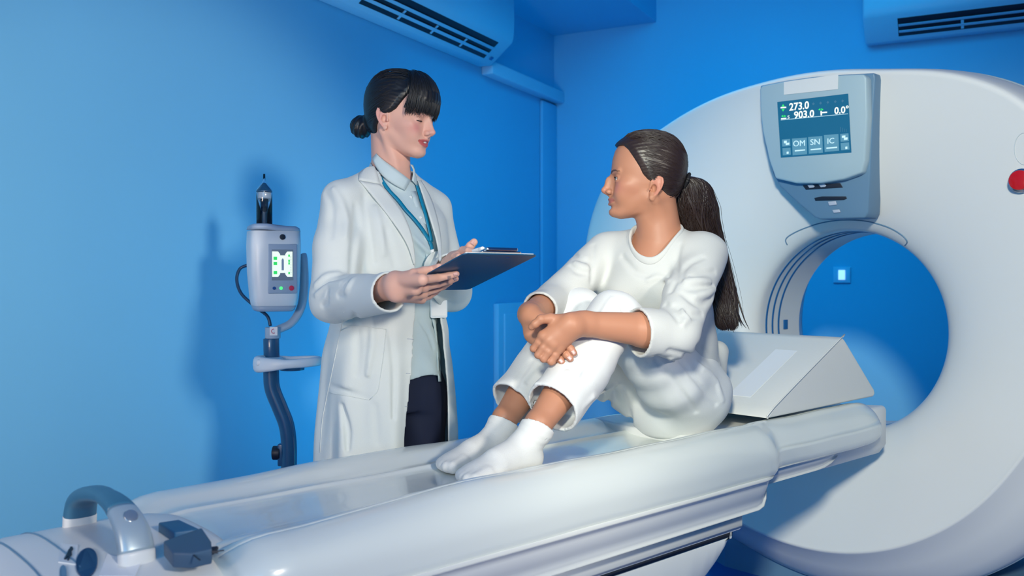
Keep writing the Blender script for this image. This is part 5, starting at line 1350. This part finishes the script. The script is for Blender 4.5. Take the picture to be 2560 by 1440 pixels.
# shirt collar leaves, placket and buttons
Gc = Field(); Gc.ops = list(Gs.ops); Gc.add(cone(D(0, .010, 1.44), D(0, -.005, 1.50), .0660, .0600), .012)
strip_on(Gc, [z3(592, 78), z3(640, 128), z3(750, 205), z3(872, 298)], [z3(556, 120), z3(612, 236), z3(712, 318), z3(826, 380)], 12, 4, lambda s, t: .002+.004*t, .0022, M_shirt, 'collar_leaf', shirt)
strip_on(Gc, [z3(872, 168), z3(900, 215), z3(884, 298)], [z3(890, 172), z3(938, 268), z3(926, 345)], 9, 3, lambda s, t: .002+.003*t, .0022, M_shirt, 'collar_leaf', shirt)
strip_on(Gs, [z3(870, 385), z3(930, 570), z3(985, 760), z3(1000, 900), z3(1005, 1050), z5(1035, 140), z5(1085, 350), z5(1090, 560), z5(1100, 700)], [z3(915, 385), z3(975, 570), z3(1025, 760), z3(1040, 900), z3(1045, 1050), z5(1080, 140), z5(1128, 350), z5(1140, 560), z5(1145, 700)], 26, 2, .0012, .0012, M_shirt, 'placket', shirt)
for q in (z3(872, 436), z3(952, 603), z5(1042, 150), z5(1104, 344)):
    p = Gs.cast(*q, 1.9); vd_ = (CAMP-p).normalized(); cyl('button', p+vd_*.0015, p+vd_*.003, .0042, mat('button_pearl', (.66, .72, .73, 1), .3), shirt, n=16)

# coat
Cd = Field()
CT = [(.46, .010, -.01, .215, .146, .185), (.60, .010, -.01, .210, .146, .182), (.72, .010, -.008, .205, .150, .176), (.85, .006, -.006, .194, .150, .162), (.95, 0, -.003, .184, .143, .150), (1.07, 0, 0, .164, .128, .125), (1.18, 0, .004, .166, .132, .12), (1.26, 0, .004, .172, .136, .118), (1.33, 0, 0, .170, .120, .112), (1.375, 0, -.004, .150, .088, .09), (1.41, 0, -.004, .110, .070, .075), (1.452, 0, -.006, .074, .066, .066)]
Cd.add(stack(DO, DL, DF, (0, 0, 1), CT), .02)
for s_, e_ in ((shR, D(-.05, 0, 1.425)), (shL, D(.05, 0, 1.425))): Cd.add(cone(s_+vec(0, 0, .0), e_, .048, .041), .03)
Cd.add(cone(shR+vec(0, 0, -.005), lerp(shR, elR, .5), .053, .059), .02); Cd.add(cone(lerp(shR, elR, .5), elR+vec(-.004, .008, -.006), .060, .058), .02)
Cd.add(cone(elR+vec(-.004, .008, -.006), lerp(elR, wrR, .97)+vec(0, 0, -.012), .058, .048), .02)
Cd.add(cone(shL+vec(0, 0, -.005), elL, .052, .056), .02); Cd.add(cone(elL+vec(.005, 0, 0), lerp(elL, wrL, .8), .054, .050), .02)
G2 = Field(); G2.ops = list(Cd.ops)
def cw(p, d):
    u = (p-V3(DO))@V3(DL); v = (p-V3(DO))@V3(DF); th = np.arctan2(v, u); lowk = np.clip((1.10-p[:, 2])/.35, 0, 1)
    s = np.sin(th*9+.8*np.sin(p[:, 2]*5)+1.2)*lowk*.0065+np.sin(th*17+p[:, 2]*4)*lowk*.0022
    t_ = np.sin(p[:, 0]*48-p[:, 2]*40+2*np.sin(p[:, 2]*15))*.0016*(1-lowk)
    return d-s-t_
lo, hi = Cd.bounds(); Cd.mod(cw, lo, hi)
for pts, r, up in (([z3(430, 500), z3(428, 680), z3(405, 900), z3(390, 1060)], .009, False), ([z3(240, 370), z3(300, 470), z3(350, 620), z3(340, 760)], .007, True), ([z3(170, 400), z3(230, 500), z3(220, 760)], .006, False),
                   ([z3(355, 1080), z3(250, 1100), z3(130, 1180)], .006, False), ([z3(300, 1140), z3(200, 1150), z3(100, 1230)], .006, True), ([z3(280, 1060), z3(180, 1080), z3(95, 1150)], .006, True), ([z3(340, 1150), z3(320, 1220), z3(280, 1240)], .006, False), ([z3(400, 1110), z3(360, 1180), z3(330, 1210)], .005, True), ([z3(190, 1220), z3(180, 1290), z3(150, 1320)], .005, False),
                   ([z3(500, 430), z3(520, 620), z3(560, 900), z3(580, 1060)], .006, False), ([z3(590, 520), z3(620, 700), z3(650, 900)], .006, True), ([z3(680, 700), z3(720, 860), z3(750, 1000)], .005, False),
                   ([z5(420, 150), z5(440, 400), z5(430, 640)], .007, False), ([z5(560, 180), z5(560, 400), z5(520, 640)], .006, True), ([z5(320, 900), z5(360, 1100), z5(360, 1260)], .008, False), ([z5(580, 900), z5(600, 1200)], .006, False), ([z5(700, 260), z5(740, 600), z5(730, 1000)], .004, False), ([z5(215, 745), z5(370, 790), z5(530, 850)], .005, False)):
    fold(Cd, G2, pts, r, .013, -.002 if not up else .0015, 1.9, up)
# open front: edges of the two panels as (z, u)
ZR = [.40, .72, .95, 1.08, 1.15, 1.22, 1.31, 1.38, 1.44, 1.50]; UR = [-.075, -.055, -.030, -.013, -.016, -.022, -.036, -.052, -.066, -.075]
UL = [.118, .100, .093, .088, .080, .070, .058, .052, .048, .046]
def gc(p, d):
    q = p-V3(DO); u = q@V3(DL); v = q@V3(DF); z = q[:, 2]
    far = ((p-V3(elR))**2).sum(1)
    ur = np.interp(z, ZR, UR); ul = np.interp(z, ZR, UL); w_ = np.maximum(np.maximum(ur-u, u-ul), .02-v)
    # protect the sleeves
    a = V3(elR); b = V3(wrR); ab = b-a; h_ = np.clip(((p-a)@ab)/(ab@ab), 0, 1); sl = np.sqrt(((p-a-h_[:, None]*ab)**2).sum(1))-.085
    a2 = V3(elL); b2 = V3(wrL); ab2 = b2-a2; h2 = np.clip(((p-a2)@ab2)/(ab2@ab2), 0, 1); sl2 = np.sqrt(((p-a2-h2[:, None]*ab2)**2).sum(1))-.075
    keep = np.minimum(sl, sl2); w_ = np.maximum(w_, -keep)
    shell = np.maximum(d, -(d+.0065))
    neck = np.maximum(np.sqrt(u*u+(v-.008)**2)-.064, 1.425-z)
    q_ = np.maximum(shell, -w_); q_ = np.maximum(q_, -neck); return np.maximum(q_, .50-z)
Cd.mod(gc, lo, hi)
for a_, b_, t_ in ((elR, wrR, .93), (elL, wrL, .86)):
    c_ = V3(lerp(a_, b_, t_)); ax_ = V3((b_-a_).normalized())
    Cd.mod(lambda p, d, c_=c_, ax_=ax_: np.where(((p-c_-ax_*.03)**2).sum(1) < .009, np.maximum(d, (p-c_)@ax_), d), c_-.1, c_+.1)
coat = sdf_object('coat', Cd, .0036, M_coat, doc, 2, slack=1.9)
strip_on(G2, [z3(540, 128), z3(500, 170), z3(452, 218), z3(450, 296)], [z3(566, 150), z3(588, 210), z3(606, 262), z3(626, 330)], 10, 5, lambda s, t: .0065, .003, M_coat, 'collar', coat)
strip_on(G2, [z3(452, 300), z3(545, 405), z3(700, 600), z3(800, 740), z3(860, 850), z3(898, 985)], [z3(626, 332), z3(690, 398), z3(800, 540), z3(870, 700), z3(898, 830), z3(908, 990)], 22, 6, lambda s, t: .0065, .003, M_coat, 'lapel', coat)
strip_on(G2, [z3(930, 300), z3(990, 480), z3(1040, 640), z3(1085, 790), z3(1108, 960)], [z3(955, 296), z3(1040, 440), z3(1090, 600), z3(1120, 760), z3(1126, 950)], 18, 4, lambda s, t: .006, .003, M_coat, 'lapel', coat)
for pts in ([z5(325, 238), z5(500, 250), z5(672, 272)], [z5(672, 272), z5(645, 520), z5(608, 775), z5(535, 850)], [z5(535, 850), z5(370, 820), z5(210, 792)], [z5(330, 130), z5(300, 270), z5(230, 620), z5(150, 1000), z5(130, 1280)]):
    seam_on(Cd, pts, .0011, M_coat, 'seam', coat, off=.0, n=16)
for q in (z5(870, 352), z5(860, 633), z5(850, 905)):
    seam_on(Cd, [(q[0]-8, q[1]-.5), (q[0]+8, q[1]+.5)], .0009, mat('stitch_grey', (.45, .5, .58, 1), .7), 'buttonhole', coat, n=4)

# lanyard with badge
Lf = Field(); Lf.ops = list(Gs.ops)
lan = empty('badge_lanyard', D(0, .12, 1.2), 'teal ribbon lanyard with white badge hanging over the pale green shirt', 'lanyard')
def band(pts, w_, nm, off=.004, m=None):
    A = [(x-w_*.75, y+w_*.45) for x, y in pts]; B = [(x+w_*.75, y-w_*.45) for x, y in pts]
    return strip_on(Lf, A, B, max(6, len(pts)*4), 2, off, .0012, m or M_teal, nm, lan)
band([z3(615, 255), z3(650, 315), z3(700, 385), z3(770, 455), z3(830, 535), z3(900, 610), z3(965, 690), z3(1035, 800)], 4.6, 'ribbon', .006)
band([z3(922, 315), z3(945, 400), z3(965, 470), z3(1000, 580), z3(1022, 680), z3(1040, 760), z3(1045, 805)], 4.6, 'ribbon', .007)
band([z3(1030, 795), z3(1045, 830), z3(1050, 862)], 4.6, 'ribbon_end', .008)
pz = [Lf.cast(*z3(x, y), 1.9)+vec(0, -.008, 0) for x, y in ((1050, 862), (1053, 905), (1054, 955), (1060, 975), (1065, 1010))]
cyl('white_clip', pz[0], pz[1], .0055, MATS['pen_white'], lan); cyl('ribbon_stub', pz[1], pz[2], .0045, M_teal, lan)
tube('swivel_ring', [pz[3]+vec(math.cos(a)*.005, 0, math.sin(a)*.006) for a in np.linspace(0, 2*math.pi, 10)], .0012, MATS['pen_white'], lan, n=6, k=2)
tube('strap_clip', [pz[3]+vec(0, 0, -.005), pz[4], Lf.cast(*z3(1078, 1200), 1.9)+vec(0, -.014, 0)], .0022, MATS['pen_white'], lan, n=8)
bc = Lf.cast(*z3(1080, 1290), 1.9); fr = (DF*.6+vec(.0, -.5, 0)).normalized(); rt = Vector((-fr.y, fr.x, 0))
bcx = bc+fr*.022
def bq(a, b, h=0): return bcx+rt*a+vec(0, 0, b)+fr*h
def rr_(w_, h_, c, hh):
    o_ = []
    for cx, cy, a0 in ((w_-c, h_-c, 0), (-w_+c, h_-c, 90), (-w_+c, -h_+c, 180), (w_-c, -h_+c, 270)):
        for k in range(5): a = math.radians(a0+22.5*k); o_.append(bq(cx+c*math.cos(a), cy+c*math.sin(a), hh))
    return o_
prism('badge', rr_(.0245, .044, .005, 0), fr*.0022, mat('badge_frost', (.75, .82, .85, 1), .3), lan, bev=.0006)
prism('badge_card', rr_(.0205, .038, .003, .0023), fr*.0006, mat('badge_white', (.84, .86, .86, 1), .35), lan)

# doctor hair: dark cap, side-swept fringe and low bun
def maskD(q):
    x, y, z = q.T; ay = np.abs(y)
    hx = np.interp(z, [-.09, -.06, -.035, -.012, .002, .012, .03, .05, .065, .078, .088, .13], [-.050, -.045, -.038, -.024, .010, .024, .036, .048, .056, .064, .078, .2])
    m1 = np.maximum(x-hx, -(z+.072+.25*(x+.06)))
    fr_ = np.maximum(np.maximum(.030-.40*np.clip(ay-.03, 0, .04)-z+.0015*np.sin(y*260), .043+.25*(z-.01)-x), ay-.070)     # fringe
    return np.minimum(m1, fr_)
def grD(q):
    x, y, z = q.T; d = q-TIE; th = np.arctan2(d[:, 2], np.abs(d[:, 1])+.02); f_ = np.clip((x-.03)/.03, 0, 1)
    return (1-f_)*(.0004*np.sin(th*75+2*np.sin(x*40)))+f_*.0006*np.sin(y*420+2*np.sin(z*60))
def offD(q): 
    x, y, z = q.T; e = np.clip(1-np.abs(maskD(q))/.012, 0, 1)
    return .0095+.006*np.clip((x-.05)/.04, 0, 1)*np.clip((z-.02)/.03, 0, 1)-.005*e-.003*np.exp(-(((x-.034)/.014)**2))*(z > .06)-.004*np.clip((z-.09)/.03, 0, 1)
bc_ = np.array([-.127, .0, -.036])
def bun(Fh):
    Rb = HD.s*.0335; cb_ = V3(HD.w(*bc_))
    def f(p):
        q = HD.loc(p)-bc_; r = np.sqrt((q*q).sum(1))+1e-6; th = np.arctan2(q[:, 1], q[:, 2]); ph = np.arccos(np.clip(q[:, 0]/r, -1, 1))
        return (r-.0325-.0016*np.sin(ph*12+th*3)-.0007*np.sin(ph*30+th*5))*HD.s
    Fh.add(Prim(f, cb_-.05, cb_+.05), .006)
    Fh.add(cone(HD.w(-.092, 0, -.02), HD.w(-.12, 0, -.034), .028, .022), .01)
capD, FcD = hair_cap(HD, 'hair', M_hairD, doc, offD, maskD, groove=grD, extra=bun)
def maskDb(q):
    x, y, z = q.T; return np.maximum(x-np.interp(z, [-.09, -.06, -.035, -.012, .010, .03, .05, .065, .078, .088, .13], [-.050, -.045, -.036, -.028, -.004, .020, .034, .040, .045, .05, .05]), -(z+.062+.25*(x+.06)))
sD = starts_for(HD, maskDb, 420, 7, -1); rg4 = np.random.default_rng(9)
tD = np.array([-.104, 0, -.028])
strands(HD, 'hair_strand', sD, [tD+rg4.normal(0, .008, 3)-cc_ for _ in sD], M_hairD, capD, off=.0100, r=.00075, seed=6, wob=.03)
fs, fe = [], []
for k in range(700):
    y0 = rg4.uniform(-.047, .045); s0 = np.array([.030+rg4.normal(0, .006), y0*.6, .118]); y1 = y0*1.45+rg4.normal(0, .003)
    y1 = np.clip(y1, -.067, .066); zt = .014-.25*max(0, abs(y1)-.03)+rg4.uniform(-.004, .006)
    fs.append(s0-cc_); fe.append(np.array([.091-.95*max(0, abs(y1)-.022), y1, zt-.012*rg4.random()**3])-cc_)
strands(HD, 'fringe', fs, fe, M_hairD, capD, off=.0145, r=.00085, seed=8, wob=.018, lift=.004, rtip=.35)
